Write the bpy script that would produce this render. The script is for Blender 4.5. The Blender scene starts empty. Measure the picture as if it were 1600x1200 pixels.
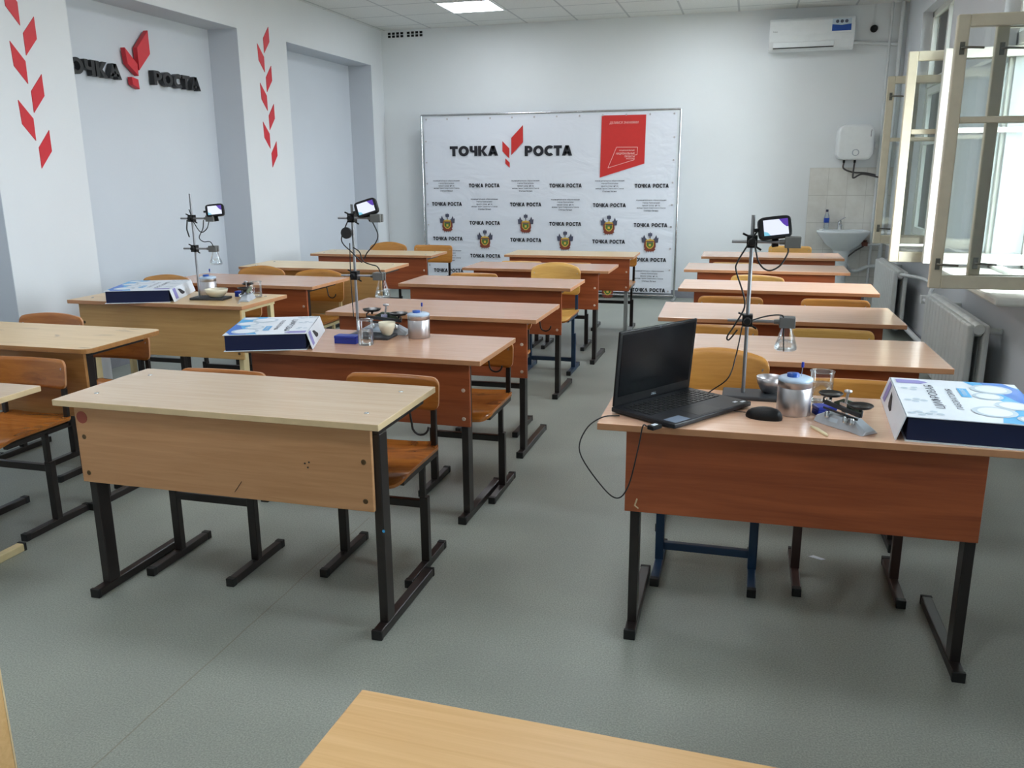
import bpy, math, random
from mathutils import Vector, Matrix
random.seed(7)
C = bpy.context.scene
COL = C.collection
PI = math.pi

# ------------------------------------------------------------------ camera
F_PX, YAW, PITCH, ROLL, CAM_H = 1323.19, 0.270673, 0.245089, -0.0077734, 1.47888
cy, sy, cp, sp = math.cos(YAW), math.sin(YAW), math.cos(PITCH), math.sin(PITCH)
fw = Vector((-sy*cp, cy*cp, -sp)); ri = Vector((cy, sy, 0)); up = ri.cross(fw)
ri, up = ri*math.cos(ROLL)+up*math.sin(ROLL), up*math.cos(ROLL)-ri*math.sin(ROLL)
cam = bpy.data.cameras.new('camera'); cam.sensor_width = 36; cam.lens = F_PX/1600*36
cam.clip_start = .05; cam.clip_end = 200
co = bpy.data.objects.new('camera', cam); COL.objects.link(co)
co.matrix_world = Matrix(((ri.x, up.x, -fw.x, 0), (ri.y, up.y, -fw.y, 0), (ri.z, up.z, -fw.z, CAM_H), (0, 0, 0, 1)))
C.camera = co

# ------------------------------------------------------------------ view, sky, light guides
C.view_settings.view_transform = 'Standard'; C.view_settings.look = 'None'
C.view_settings.gamma = 1; C.view_settings.use_curve_mapping = False
C.view_settings.exposure = 0.55
SKY = 17.0
LAMP = 12.5
w = bpy.data.worlds.new('overcast sky'); C.world = w; w.use_nodes = True
nt = w.node_tree; nt.nodes.clear()
n_out = nt.nodes.new('ShaderNodeOutputWorld'); n_bg = nt.nodes.new('ShaderNodeBackground')
n_tc = nt.nodes.new('ShaderNodeTexCoord'); n_sx = nt.nodes.new('ShaderNodeSeparateXYZ')
n_rp = nt.nodes.new('ShaderNodeValToRGB'); n_mr = nt.nodes.new('ShaderNodeMapRange')
n_mr.inputs[1].default_value = -1; n_mr.inputs[2].default_value = 1
nt.links.new(n_tc.outputs['Generated'], n_sx.inputs[0]); nt.links.new(n_sx.outputs['Z'], n_mr.inputs[0])
nt.links.new(n_mr.outputs[0], n_rp.inputs[0]); nt.links.new(n_rp.outputs[0], n_bg.inputs[0]); nt.links.new(n_bg.outputs[0], n_out.inputs[0])
els = n_rp.color_ramp.elements
els[0].position = .42; els[0].color = (.16, .17, .14, 1); els[1].position = .52; els[1].color = (.86, .93, 1.0, 1)
n_bg.inputs[1].default_value = SKY
WINDOWS = [(5.0, 6.4), (8.0, 9.4), (2.0, 3.4), (-.9, .5)]      # near and far jamb of each window; last two unseen, added for light
for k, (a, b) in enumerate(WINDOWS):
    L = bpy.data.lights.new('window_portal', 'AREA'); L.shape = 'RECTANGLE'; L.size = 2.05; L.size_y = b-a
    L.cycles.is_portal = True
    o = bpy.data.objects.new('window_portal', L); COL.objects.link(o)
    o.location = (2.04, (a+b)/2, 1.86); o.rotation_euler = (0, PI/2, 0)
try: C.cycles.use_denoising = True
except Exception: pass
C.cycles.max_bounces = 8; C.cycles.diffuse_bounces = 5; C.cycles.glossy_bounces = 3
C.cycles.transmission_bounces = 6; C.cycles.transparent_max_bounces = 16
C.cycles.caustics_reflective = False; C.cycles.caustics_refractive = False
C.cycles.sample_clamp_indirect = 6

# ------------------------------------------------------------------ materials
def lin(c):
    return tuple(((v/255)/12.92 if v/255 <= .04045 else ((v/255+.055)/1.055)**2.4) for v in c)+(1,)
class NT:
    def __init__(s, name):
        s.m = bpy.data.materials.new(name); s.m.use_nodes = True; s.t = s.m.node_tree
        s.b = s.t.nodes['Principled BSDF']
    def n(s, typ, **kw):
        x = s.t.nodes.new('ShaderNode'+typ)
        for k, v in kw.items(): setattr(x, k, v)
        return x
    def l(s, a, b): s.t.links.new(a, b)
    def coords(s, scale=(1, 1, 1), rnd=True):
        tc = s.n('TexCoord'); mp = s.n('Mapping'); mp.inputs['Scale'].default_value = scale
        s.l(tc.outputs['Object'], mp.inputs['Vector'])
        if rnd:
            oi = s.n('ObjectInfo'); mu = s.n('VectorMath', operation='SCALE'); mu.inputs[0].default_value = (13, 37, 71)
            s.l(oi.outputs['Random'], mu.inputs['Scale']); s.l(mu.outputs[0], mp.inputs['Location'])
        return mp.outputs[0]
    def noise(s, vec, scale, detail=4, dist=0, rough=.55):
        x = s.n('TexNoise'); x.inputs['Scale'].default_value = scale; x.inputs['Detail'].default_value = detail
        x.inputs['Distortion'].default_value = dist; x.inputs['Roughness'].default_value = rough
        s.l(vec, x.inputs['Vector']); return x.outputs['Fac']
    def ramp(s, fac, stops):
        r = s.n('ValToRGB'); e = r.color_ramp.elements
        while len(e) < len(stops): e.new(.5)
        for k, (p, c) in enumerate(stops): e[k].position = p; e[k].color = c
        s.l(fac, r.inputs[0]); return r.outputs[0]
    def mix(s, fac, a, b, mode='MIX'):
        x = s.n('Mix', data_type='RGBA', blend_type=mode)
        for src, i in ((fac, 0), (a, 6), (b, 7)):
            if hasattr(src, 'links'): s.l(src, x.inputs[i])
            else: x.inputs[i].default_value = src
        return x.outputs[2]
    def math(s, op, a, b=None):
        x = s.n('Math', operation=op)
        for src, i in ((a, 0), (b, 1)):
            if src is None: continue
            if hasattr(src, 'links'): s.l(src, x.inputs[i])
            else: x.inputs[i].default_value = src
        return x.outputs[0]
    def bump(s, h, strength, dist=.002):
        x = s.n('Bump'); x.inputs['Strength'].default_value = strength; x.inputs['Distance'].default_value = dist
        s.l(h, x.inputs['Height']); s.l(x.outputs[0], s.b.inputs['Normal'])
def plain(name, c, rough=.5, metal=0, spec=.5, emit=None, es=0, var=.06):
    s = NT(name); c = lin(c)
    if var:
        v = s.coords((1, 1, 1)); f = s.noise(v, 18, 3)
        d = tuple(x*(1-var) for x in c[:3])+(1,); e = tuple(min(1, x*(1+var)) for x in c[:3])+(1,)
        s.l(s.ramp(f, [(.3, d), (.7, e)]), s.b.inputs['Base Color'])
    else: s.b.inputs['Base Color'].default_value = c
    s.b.inputs['Roughness'].default_value = rough; s.b.inputs['Metallic'].default_value = metal
    s.b.inputs['Specular IOR Level'].default_value = spec
    if emit: s.b.inputs['Emission Color'].default_value = lin(emit); s.b.inputs['Emission Strength'].default_value = es
    return s.m
def wood(name, c1, c2, rough=.3, scale=(1.6, 30, 30), coat=0., stain=None, contrast=(.3, .7), spec=.5):
    s = NT(name); v = s.coords(scale); f = s.noise(v, 1.6, 7, .8)
    col = s.ramp(f, [(contrast[0], lin(c2)), (contrast[1], lin(c1))])
    g = s.noise(s.coords((scale[0]*3, scale[1]*5, scale[2]*5)), 2.2, 3)
    col = s.mix(.16, col, s.ramp(g, [(.35, lin(c2)), (.65, lin(c1))]))
    if stain:
        q = s.noise(s.coords((3, 6, 6)), 1.2, 5, 1.5)
        fac = s.ramp(q, [(stain[1], (0, 0, 0, 1)), (stain[1]+.14, (1, 1, 1, 1))])
        col = s.mix(s.math('MULTIPLY', fac, stain[2]), col, lin(stain[0]))
    s.l(col, s.b.inputs['Base Color']); s.b.inputs['Roughness'].default_value = rough
    s.b.inputs['Specular IOR Level'].default_value = spec
    s.b.inputs['Coat Weight'].default_value = coat; s.b.inputs['Coat Roughness'].default_value = .12
    return s.m
def glassy(name, tint=(1, 1, 1), rough=.0, refl=1.0, edge=0.0):
    m = bpy.data.materials.new(name); m.use_nodes = True; t = m.node_tree; t.nodes.clear()
    o = t.nodes.new('ShaderNodeOutputMaterial'); tr = t.nodes.new('ShaderNodeBsdfTransparent'); gl = t.nodes.new('ShaderNodeBsdfGlossy')
    mx = t.nodes.new('ShaderNodeMixShader'); fr = t.nodes.new('ShaderNodeFresnel'); mu = t.nodes.new('ShaderNodeMath'); mu.operation = 'MULTIPLY_ADD'
    fr.inputs[0].default_value = 1.5; mu.inputs[1].default_value = refl; mu.inputs[2].default_value = edge; gl.inputs['Roughness'].default_value = rough
    tr.inputs[0].default_value = tuple(tint)+(1,); gl.inputs[0].default_value = (1, 1, 1, 1)
    t.links.new(fr.outputs[0], mu.inputs[0]); t.links.new(mu.outputs[0], mx.inputs[0]); t.links.new(tr.outputs[0], mx.inputs[1])
    t.links.new(gl.outputs[0], mx.inputs[2]); t.links.new(mx.outputs[0], o.inputs[0])
    return m
M = {}
M['beech'] = wood('beech laminate', (206, 162, 133), (191, 145, 116), .24, coat=.2)
M['beech_lit'] = wood('window lit beech laminate', (236, 193, 164), (222, 177, 148), .2, coat=.35)  # same beech, lightened to carry the window light on the window column
M['pale'] = wood('pale beech laminate', (214, 190, 162), (203, 176, 147), .24, coat=.2)
M['palepanel'] = wood('pale beech panel', (196, 148, 106), (178, 130, 88), .38)
M['birch'] = wood('birch laminate', (222, 190, 142), (207, 172, 122), .3)
M['maple'] = wood('light maple laminate', (228, 204, 158), (214, 186, 138), .28, coat=.1)
M['cherry'] = wood('cherry laminate panel', (172, 92, 52), (130, 62, 34), .36, (.9, 14, 14))
M['birchpanel'] = wood('birch panel', (208, 166, 108), (192, 148, 90), .4)
M['oldtop'] = wood('worn varnished top', (224, 196, 154), (208, 178, 132), .33, stain=((92, 62, 42), .60, .75))
M['oldpanel'] = wood('worn varnished plywood', (172, 122, 70), (150, 100, 54), .38)
M['fore'] = wood('light beech veneer', (226, 184, 128), (212, 166, 108), .36, (1.2, 45, 45))
M['ply'] = wood('varnished chair plywood', (206, 148, 74), (186, 126, 56), .3, (3, 34, 34), .2)
M['plyold'] = wood('old varnished chair plywood', (186, 118, 52), (156, 90, 36), .3, (3, 26, 26), .25, stain=((84, 48, 26), .60, .5))
M['seatold'] = wood('worn orange chair seat', (196, 122, 50), (164, 92, 34), .24, (3, 22, 22), .3, stain=((88, 50, 28), .52, .65))
M['plylight'] = wood('yellow chair plywood', (222, 178, 100), (206, 158, 80), .3, (3, 34, 34), .2)
M['edge'] = plain('brown laminate edge', (184, 132, 94), .4)
M['edgelight'] = plain('pale edge band', (212, 186, 146), .4)
M['blackm'] = plain('black brown painted steel', (34, 28, 27), .32)
M['brownm'] = plain('brown painted steel', (62, 42, 38), .35)
M['bluem'] = plain('dark blue painted steel', (28, 54, 82), .35)
M['greym'] = plain('grey painted steel', (142, 147, 147), .4)
M['creamm'] = plain('cream painted steel', (216, 198, 152), .4)
M['rubber'] = plain('black plastic cap', (16, 16, 17), .5)
M['bolt'] = plain('bolt head', (96, 76, 52), .4, .6)
M['boltlight'] = plain('pale bolt cap', (205, 180, 158), .4)
M['chrome'] = plain('bright steel', (205, 206, 208), .22, 1)
M['steel'] = plain('grey steel rod', (150, 150, 153), .38, .85)
M['alu'] = plain('aluminium', (196, 192, 194), .38, 1)
M['darkiron'] = plain('dark cast iron', (52, 54, 58), .55)
M['jaw'] = plain('grey clamp jaw', (112, 112, 110), .4, .5)
M['black'] = plain('black plastic', (13, 13, 15), .48, spec=.3)
M['blackgloss'] = plain('black gloss', (9, 10, 12), .16)
M['laptop'] = plain('dark laptop deck', (27, 28, 33), .45, spec=.35)
M['keys'] = plain('black keys', (14, 14, 16), .45)
M['screenoff'] = plain('dark laptop screen', (9, 11, 14), .25, spec=.25)
M['sticker'] = plain('grey blue sticker', (112, 124, 142), .5)
M['white'] = plain('white plastic', (226, 230, 232), .32, var=.02)
M['ceramic'] = plain('white ceramic', (222, 228, 232), .12, var=.02)
M['cream'] = plain('cream porcelain', (222, 214, 190), .25, var=.02)
M['framep'] = plain('cream window paint', (206, 200, 178), .38, var=.04)
M['framew'] = plain('white window paint', (216, 216, 208), .38, var=.03)
M['iron'] = plain('tarnished handle', (112, 112, 104), .42, .7)
M['radiator'] = plain('grey white radiator paint', (206, 209, 208), .42, var=.03)
M['pipe'] = plain('white painted pipe', (216, 220, 221), .4, var=.03)
M['navy'] = plain('navy card', (10, 24, 62), .45, var=.03)
M['bluebox'] = plain('blue plastic', (22, 48, 150), .35)
M['bluecap'] = plain('bright blue plastic', (26, 74, 156), .35)
M['lidblue'] = plain('pale blue lid', (176, 196, 216), .25)
M['red'] = plain('red vinyl', (196, 30, 44), .42, var=.03)
M['redprint'] = plain('red print', (200, 44, 40), .5, var=.02)
M['signblack'] = plain('black sign plastic', (24, 24, 26), .4)
M['ink'] = plain('dark ink', (26, 27, 36), .55, var=0)
M['inksoft'] = plain('grey ink', (64, 66, 78), .55, var=0)
M['pinkprint'] = plain('pale print', (238, 190, 184), .55, var=0)
M['banner'] = None
M['gold'] = plain('gold print', (206, 168, 72), .5, var=0)
M['green'] = plain('green print', (72, 110, 46), .5, var=0)
M['slate'] = plain('slate print', (76, 78, 96), .5, var=0)
M['maroon'] = plain('maroon print', (124, 58, 40), .5, var=0)
M['card'] = plain('white card', (226, 232, 240), .35, var=.02)
M['sky'] = plain('sky blue print', (70, 170, 226), .35, var=0)
M['royal'] = plain('royal blue print', (28, 110, 204), .35, var=0)
M['lilac'] = plain('lilac print', (142, 138, 200), .4, var=0)
M['greyprint'] = plain('grey print', (190, 204, 216), .4, var=0)
M['lightgrey'] = plain('light grey plastic', (178, 186, 194), .4, var=0)
M['cable'] = plain('black cable', (20, 20, 22), .5)
M['hose'] = plain('grey braided hose', (96, 92, 92), .4, .5)
M['baseboard'] = plain('grey baseboard', (140, 142, 150), .5)
M['scalegrey'] = plain('grey enamel', (176, 182, 190), .3)
M['scalegreen'] = plain('grey green enamel', (108, 122, 104), .35)
M['pan'] = plain('black pan', (20, 20, 23), .28)
M['bone'] = plain('bone plastic', (228, 212, 172), .4)
M['glass'] = glassy('window glass', (.95, .97, .97))
M['labglass'] = glassy('laboratory glass', (.97, .98, .98), .04, .55, .015)
M['water'] = glassy('water', (.93, .95, .96), .05, .5, .01)
M['screenlit'] = plain('lit sensor screen', (20, 20, 20), .2, emit=(214, 220, 238), es=.85, var=0)
M['screenpurple'] = plain('purple screen corner', (20, 20, 20), .2, emit=(92, 62, 170), es=.7, var=0)
M['screenteal'] = plain('teal screen corner', (20, 20, 20), .2, emit=(120, 190, 214), es=.8, var=0)
M['lamp'] = plain('lit panel', (255, 255, 255), .5, emit=(242, 248, 255), es=LAMP, var=0)
M['foliage'] = plain('leaves', (92, 120, 66), .6, var=.3)
M['bark'] = plain('bark', (96, 82, 66), .8, var=.2)
M['bottleplastic'] = glassy('clear bottle plastic', (.92, .96, .99), .08, .7, .03)
M['labelblue'] = plain('blue bottle label', (26, 72, 180), .4, var=.2)
M['brass'] = plain('rusty valve', (120, 72, 60), .5, .3)
def wallpaint(name, c, bump=.25):
    s = NT(name); v = s.coords((1, 1, 1), False); f = s.noise(v, 70, 5)
    big = s.noise(v, 1.3, 3); c = lin(c)
    col = s.ramp(big, [(.3, tuple(x*.965 for x in c[:3])+(1,)), (.7, c)])
    s.l(col, s.b.inputs['Base Color']); s.b.inputs['Roughness'].default_value = .65; s.b.inputs['Specular IOR Level'].default_value = .3
    s.bump(f, bump, .002); return s.m
M['wall'] = wallpaint('white textured wall', (229, 233, 235))
M['wallleft'] = wallpaint('white wall greyed against window light', (214, 217, 220))  # same white as the other walls, greyed to offset strong window light
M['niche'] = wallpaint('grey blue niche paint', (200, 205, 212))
M['wallgrey'] = wallpaint('grey white lower wall', (214, 217, 221))
s = NT('ceiling tiles'); v = s.coords((1, 1, 1), False); sx = s.n('SeparateXYZ'); s.l(v, sx.inputs[0])
lines = None
for ax, off in (('X', -3.24+6), ('Y', 8.8-12)):
    q = s.math('ADD', sx.outputs[ax], -off if ax == 'Y' else off-6+6.48+.0)
    q = s.math('FRACT', s.math('DIVIDE', s.math('SUBTRACT', sx.outputs[ax], -6.84 if ax == 'X' else -2.6), .6))
    q = s.math('LESS_THAN', s.math('ABSOLUTE', s.math('SUBTRACT', q, .5)), .482)
    lines = q if lines is None else s.math('MULTIPLY', lines, q)
tile = s.ramp(s.noise(v, 160, 4), [(.35, lin((212, 213, 210))), (.6, lin((230, 231, 228)))])
s.l(s.mix(lines, lin((186, 188, 188)), tile), s.b.inputs['Base Color']); s.b.inputs['Roughness'].default_value = .8
s.bump(lines, .6, .006); M['ceiling'] = s.m
s = NT('grey green linoleum'); v = s.coords((1, 1, 1), False)
sp1 = s.noise(v, 190, 3); sp2 = s.noise(v, 2.1, 5); sc = s.noise(s.coords((5, 9, 1), False), 1.7, 6, 1.0, .7)
col = s.ramp(sp1, [(.34, lin((132, 138, 130))), (.66, lin((164, 169, 159)))])
col = s.mix(s.math('MULTIPLY', s.ramp(sp2, [(.4, (1, 1, 1, 1)), (.62, (0, 0, 0, 1))]), .22), col, lin((118, 122, 120)))
col = s.mix(s.math('MULTIPLY', s.ramp(sc, [(.70, (0, 0, 0, 1)), (.76, (1, 1, 1, 1))]), .5), col, lin((78, 76, 72)))
sx = s.n('SeparateXYZ'); s.l(v, sx.inputs[0])
wob = s.math('MULTIPLY', s.math('SUBTRACT', s.noise(v, 3, 3), .5), .02)
seam = s.math('LESS_THAN', s.math('ABSOLUTE', s.math('ADD', s.math('ADD', sx.outputs['X'], 1.55), wob)), .0025)
seam = s.math('MULTIPLY', seam, s.math('LESS_THAN', sx.outputs['Y'], 3.2))
col = s.mix(s.math('MULTIPLY', seam, .6), col, lin((122, 116, 98)))
s.l(col, s.b.inputs['Base Color']); s.b.inputs['Roughness'].default_value = .42; s.b.inputs['Specular IOR Level'].default_value = .42
s.bump(sp1, .06, .001); M['floor'] = s.m
s = NT('banner cloth'); v = s.coords((1, 1, 1), False)
f = s.noise(s.coords((1.2, 1, 2.2), False), 1.6, 3, .9)
s.b.inputs['Base Color'].default_value = lin((222, 226, 234)); s.b.inputs['Roughness'].default_value = .42
s.bump(f, .5, .03); M['banner'] = s.m
s = NT('beige wall tiles'); v = s.coords((1, 1, 1), False); sx = s.n('SeparateXYZ'); s.l(v, sx.inputs[0])
g = None
for ax, o_, st in (('X', .62, .2), ('Z', 1.5, .3)):
    q = s.math('FRACT', s.math('ADD', s.math('DIVIDE', s.math('SUBTRACT', sx.outputs[ax], o_), st), .5))
    q = s.math('GREATER_THAN', s.math('ABSOLUTE', s.math('SUBTRACT', q, .5)), .011)
    g = q if g is None else s.math('MULTIPLY', g, q)
til = s.ramp(s.noise(v, 9, 4), [(.35, lin((214, 212, 206))), (.65, lin((224, 223, 218)))])
s.l(s.mix(g, lin((196, 194, 188)), til), s.b.inputs['Base Color']); s.b.inputs['Roughness'].default_value = .2; s.bump(g, .3, .002); M['tiles'] = s.m

# ------------------------------------------------------------------ mesh helpers
_txt = {}
def text_geo(body, off=.0, shear=0.):
    k = (body, off, shear)
    if k in _txt: return _txt[k]
    cu = bpy.data.curves.new('t', 'FONT'); cu.body = body; cu.size = 1; cu.offset = off; cu.shear = shear; cu.resolution_u = 3
    o = bpy.data.objects.new('t', cu); COL.objects.link(o)
    dg = bpy.context.evaluated_depsgraph_get(); me = bpy.data.meshes.new_from_object(o.evaluated_get(dg))
    vs = [tuple(x.co) for x in me.vertices]; fs = [tuple(p.vertices) for p in me.polygons]
    bpy.data.objects.remove(o); bpy.data.curves.remove(cu); bpy.data.meshes.remove(me)
    x0 = min(q[0] for q in vs); x1 = max(q[0] for q in vs); y0 = min(q[1] for q in vs); y1 = max(q[1] for q in vs)
    r = ([((q[0]-x0)/(x1-x0), (q[1]-y0)/(y1-y0)) for q in vs], fs, (x1-x0)/(y1-y0)); _txt[k] = r
    return r
def smooth_path(pts, n=6):
    P = [Vector(p) for p in pts]; P = [P[0]*2-P[1]]+P+[P[-1]*2-P[-2]]; out = []
    for i in range(1, len(P)-2):
        for k in range(n):
            t = k/n; a, b, c_, d = P[i-1], P[i], P[i+1], P[i+2]
            out.append(.5*((2*b)+(c_-a)*t+(2*a-5*b+4*c_-d)*t*t+(3*b-a-3*c_+d)*t**3))
    out.append(P[-2]); return out
def _rect(x0, y0, x1, y1): return [(x0, y0), (x1, y0), (x1, y1), (x0, y1)]
def _ring(cx, cy, rx, ry, ix, iy, a0=0, a1=360, n=28):
    A = [math.radians(a0+(a1-a0)*k/n) for k in range(n+1)]
    return [[(cx+ix*math.cos(p), cy+iy*math.sin(p)), (cx+rx*math.cos(p), cy+ry*math.sin(p)), (cx+rx*math.cos(q), cy+ry*math.sin(q)), (cx+ix*math.cos(q), cy+iy*math.sin(q))] for p, q in zip(A, A[1:])]
def heavy_glyph(ch, t):
    """broad sans capitals as convex pieces: (pieces, width)"""
    h = t*.9
    if ch == 'Т': return [_rect(0, 1-h, .80, 1), _rect(.4-t/2, 0, .4+t/2, 1-h)], .80
    if ch == 'О': return _ring(.52, .5, .52, .52, .52-t, .52-h), 1.04
    if ch == 'Ч': return [_rect(.78-t, 0, .78, 1), _rect(0, .58, t, 1)]+_ring(.36, .62, .36, .28, .36-t, .28-h*.8, 180, 270, 10)+[_rect(.36, .34, .78-t, .34+h*.8)], .78
    if ch == 'К': return [_rect(0, 0, t, 1), [(t*.9, .5), (.24+t, .5), (.62+t, 1), (.62+t*.0-.06, 1)], [(t*.9, .5), (.60-.02, 0), (.64+t, 0), (.24+t, .5)]], .64+t
    if ch == 'А': return [[(0, 0), (t*1.1, 0), (.5+t*.55, 1), (.5-t*.55, 1)], [(1-t*1.1, 0), (1, 0), (.5+t*.55, 1), (.5-t*.55, 1)], [(.2, .17), (.8, .17), (.74, .17+h*.8), (.26, .17+h*.8)]], 1.0
    if ch == 'Р': return [_rect(0, 0, t, 1), _rect(t, 1-h*.85, .42, 1), _rect(t, .33, .42, .33+h*.85)]+_ring(.42, .665, .36, .335, .36-t, .335-h*.85, -90, 90, 14), .78
    if ch == 'С': return _ring(.52, .5, .52, .52, .52-t, .52-h, 48, 312), .86
class MB:
    def __init__(s): s.v, s.f, s.m, s.s = [], [], [], []
    def add(s, vs, fs, mi=0, smooth=False):
        b = len(s.v); s.v += [tuple(q) for q in vs]
        for f in fs: s.f.append(tuple(b+i for i in f)); s.m.append(mi); s.s.append(smooth)
        return s
    def box(s, x0, x1, y0, y1, z0, z1, mi=0):
        return s.add([(x, y, z) for z in (z0, z1) for y in (y0, y1) for x in (x0, x1)],
                     [(0, 2, 3, 1), (4, 5, 7, 6), (0, 1, 5, 4), (2, 6, 7, 3), (0, 4, 6, 2), (1, 3, 7, 5)], mi)
    def beam(s, p, q, wd, ht, upv=(0, 0, 1), mi=0):
        p, q = Vector(p), Vector(q); d = (q-p).normalized(); a = d.cross(Vector(upv))
        if a.length < 1e-4: a = d.cross(Vector((0, 1, 0)))
        a.normalize(); b = a.cross(d)
        vs = [e+a*(i*wd/2)+b*(j*ht/2) for e in (p, q) for i, j in ((-1, -1), (1, -1), (1, 1), (-1, 1))]
        return s.add(vs, [(0, 1, 2, 3), (7, 6, 5, 4), (0, 4, 5, 1), (1, 5, 6, 2), (2, 6, 7, 3), (3, 7, 4, 0)], mi)
    def tube(s, pts, r, n=10, mi=0, closed=False):
        P = [Vector(p) for p in pts]; N = len(P); rs = r if hasattr(r, '__len__') else [r]*N
        d0 = (P[1]-P[0]).normalized(); a = d0.orthogonal().normalized(); vs = []
        for i in range(N):
            d = (P[min(i+1, N-1)]-P[max(i-1, 0)]).normalized(); a = (a-d*a.dot(d)).normalized(); b = d.cross(a)
            vs += [P[i]+(a*math.cos(2*PI*k/n)+b*math.sin(2*PI*k/n))*rs[i] for k in range(n)]
        fs = [(i*n+k, i*n+(k+1) % n, (i+1)*n+(k+1) % n, (i+1)*n+k) for i in range(N-1) for k in range(n)]
        s.add(vs, fs, mi, True)
        s.add(vs[:n], [tuple(range(n-1, -1, -1))], mi); s.add(vs[-n:], [tuple(range(n))], mi); return s
    def lathe(s, prof, c=(0, 0, 0), n=24, mi=0, sx=1, sy=1, axis='z', smooth=True):
        vs = []
        for r, z in prof:
            for k in range(n):
                x, y = r*math.cos(2*PI*k/n)*sx, r*math.sin(2*PI*k/n)*sy
                q = (x, y, z) if axis == 'z' else ((z, x, y) if axis == 'x' else (x, -z, y))
                vs.append((q[0]+c[0], q[1]+c[1], q[2]+c[2]))
        N = len(prof)
        fs = [(i*n+k, i*n+(k+1) % n, (i+1)*n+(k+1) % n, (i+1)*n+k) for i in range(N-1) for k in range(n)]
        s.add(vs, fs, mi, smooth)
        if prof[0][0] > 1e-5: s.add(vs[:n], [tuple(range(n-1, -1, -1))], mi)
        if prof[-1][0] > 1e-5: s.add(vs[-n:], [tuple(range(n))], mi)
        return s
    def prism(s, poly, z0, z1, mp=None, mi=0):
        n = len(poly); vs = [(x, y, z) for z in (z0, z1) for x, y in poly]
        if mp: vs = [mp(*q) for q in vs]
        return s.add(vs, [tuple(range(n-1, -1, -1)), tuple(range(n, 2*n))]+[(k, (k+1) % n, n+(k+1) % n, n+k) for k in range(n)], mi)
    def poly(s, pts, mi=0): return s.add(pts, [tuple(range(len(pts)))], mi)
    def text(s, body, o, xd, yd, wd, ht, mi=0, depth=0, off=.0, shear=0.):
        vs, fs, asp = text_geo(body, off, shear); o, xd, yd = Vector(o), Vector(xd), Vector(yd); nn = xd.cross(yd)
        a = [o+xd*(x*wd)+yd*(y*ht) for x, y in vs]
        if not depth: return s.add(a, fs, mi)
        b = [q+nn*depth for q in a]; n = len(a); s.add(b, fs, mi); s.add(a, [tuple(reversed(f)) for f in fs], mi)
        cnt = {}
        for f in fs:
            for i in range(len(f)): e = (f[i], f[(i+1) % len(f)]); cnt[e] = 1
        side = [(e[0], e[1], n+e[1], n+e[0]) for e in cnt if (e[1], e[0]) not in cnt]
        return s.add(a+b, side, mi)
    def rus(s, body, o, xd, yd, wd, ht, mi=0, depth=0, t=.26, gap=.09, space=.42):
        gl = [heavy_glyph(c, t) if c != ' ' else ([], space) for c in body]; tot = sum(g[1] for g in gl)+gap*(len(gl)-1)
        tot -= .06*body.count('А'); k = wd/tot; x = 0; o, xd, yd = Vector(o), Vector(xd), Vector(yd); nn = xd.cross(yd)
        for (pcs, gw), ch in zip(gl, body):
            if ch == 'А' and x > .1: x -= .06
            for pc in pcs:
                q = [((x+a)*k, c*ht) for a, c in pc]
                if depth: s.prism(q, 0, depth, lambda a, c, z: o+xd*a+yd*c+nn*z, mi)
                else: s.poly([o+xd*a+yd*c for a, c in q], mi)
            x += gw+gap
        return s
    def mesh(s, name, mats):
        me = bpy.data.meshes.new(name); me.from_pydata(s.v, [], s.f)
        for m in (mats if isinstance(mats, (list, tuple)) else [mats]): me.materials.append(M[m] if isinstance(m, str) else m)
        me.polygons.foreach_set('material_index', s.m); me.polygons.foreach_set('use_smooth', s.s); me.update(); return me
    def build(s, name, mats, parent=None, loc=(0, 0, 0), rot=(0, 0, 0), bev=0, seg=2):
        return place(name, s.mesh(name, mats), parent, loc, rot, bev, seg)
def place(name, me, parent=None, loc=(0, 0, 0), rot=(0, 0, 0), bev=0, seg=2):
    o = bpy.data.objects.new(name, me); COL.objects.link(o); o.parent = parent; o.location = loc; o.rotation_euler = rot
    if bev:
        b = o.modifiers.new('bevel', 'BEVEL'); b.width = bev; b.segments = seg; b.limit_method = 'ANGLE'; b.angle_limit = .6
    return o
def tag(o, label, cat, group=None, kind=None):
    o['label'] = label; o['category'] = cat
    if group: o['group'] = group
    if kind: o['kind'] = kind
    return o
def thing(name, label, cat, loc=(0, 0, 0), rz=0, group=None):
    o = bpy.data.objects.new(name, None); COL.objects.link(o); o.location = loc; o.rotation_euler = (0, 0, rz); o.empty_display_size = .05
    return tag(o, label, cat, group)
def struct(o): o['kind'] = 'structure'; return o
_mesh = {}
def cached(key, fn):
    if key not in _mesh: _mesh[key] = fn()
    return _mesh[key]
def bar(label_obj, text): label_obj['label'] = text; return label_obj

# ------------------------------------------------------------------ room shell
XL, XN, XR, XO, YB, YF, ZC = -4.49, -4.79, 1.48, 2.0, 10.3, -1.3, 3.17
struct(MB().box(XN-.2, XO, YF-.2, YB+.2, -.12, 0).build('floor', 'floor'))
struct(MB().box(XN-.2, XO, YF-.2, YB+.2, ZC, ZC+.12).build('ceiling', 'ceiling'))
struct(MB().box(XN-.2, XO, YB, YB+.2, 0, ZC).build('wall_back', 'wall'))
struct(MB().box(XN-.2, XO, YF-.2, YF, 0, ZC).build('wall_front', 'wall'))
PILLARS = [(YF, -.4), (1.5, 2.35), (4.35, 5.1), (7.13, 7.98), (9.96, YB)]
ZN = 2.74
b = MB()
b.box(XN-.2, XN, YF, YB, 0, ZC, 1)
for a, c in PILLARS: b.box(XN, XL, a, c, 0, ZN, 0)
b.box(XN, XL, YF, YB, ZN, ZC, 0)
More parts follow.
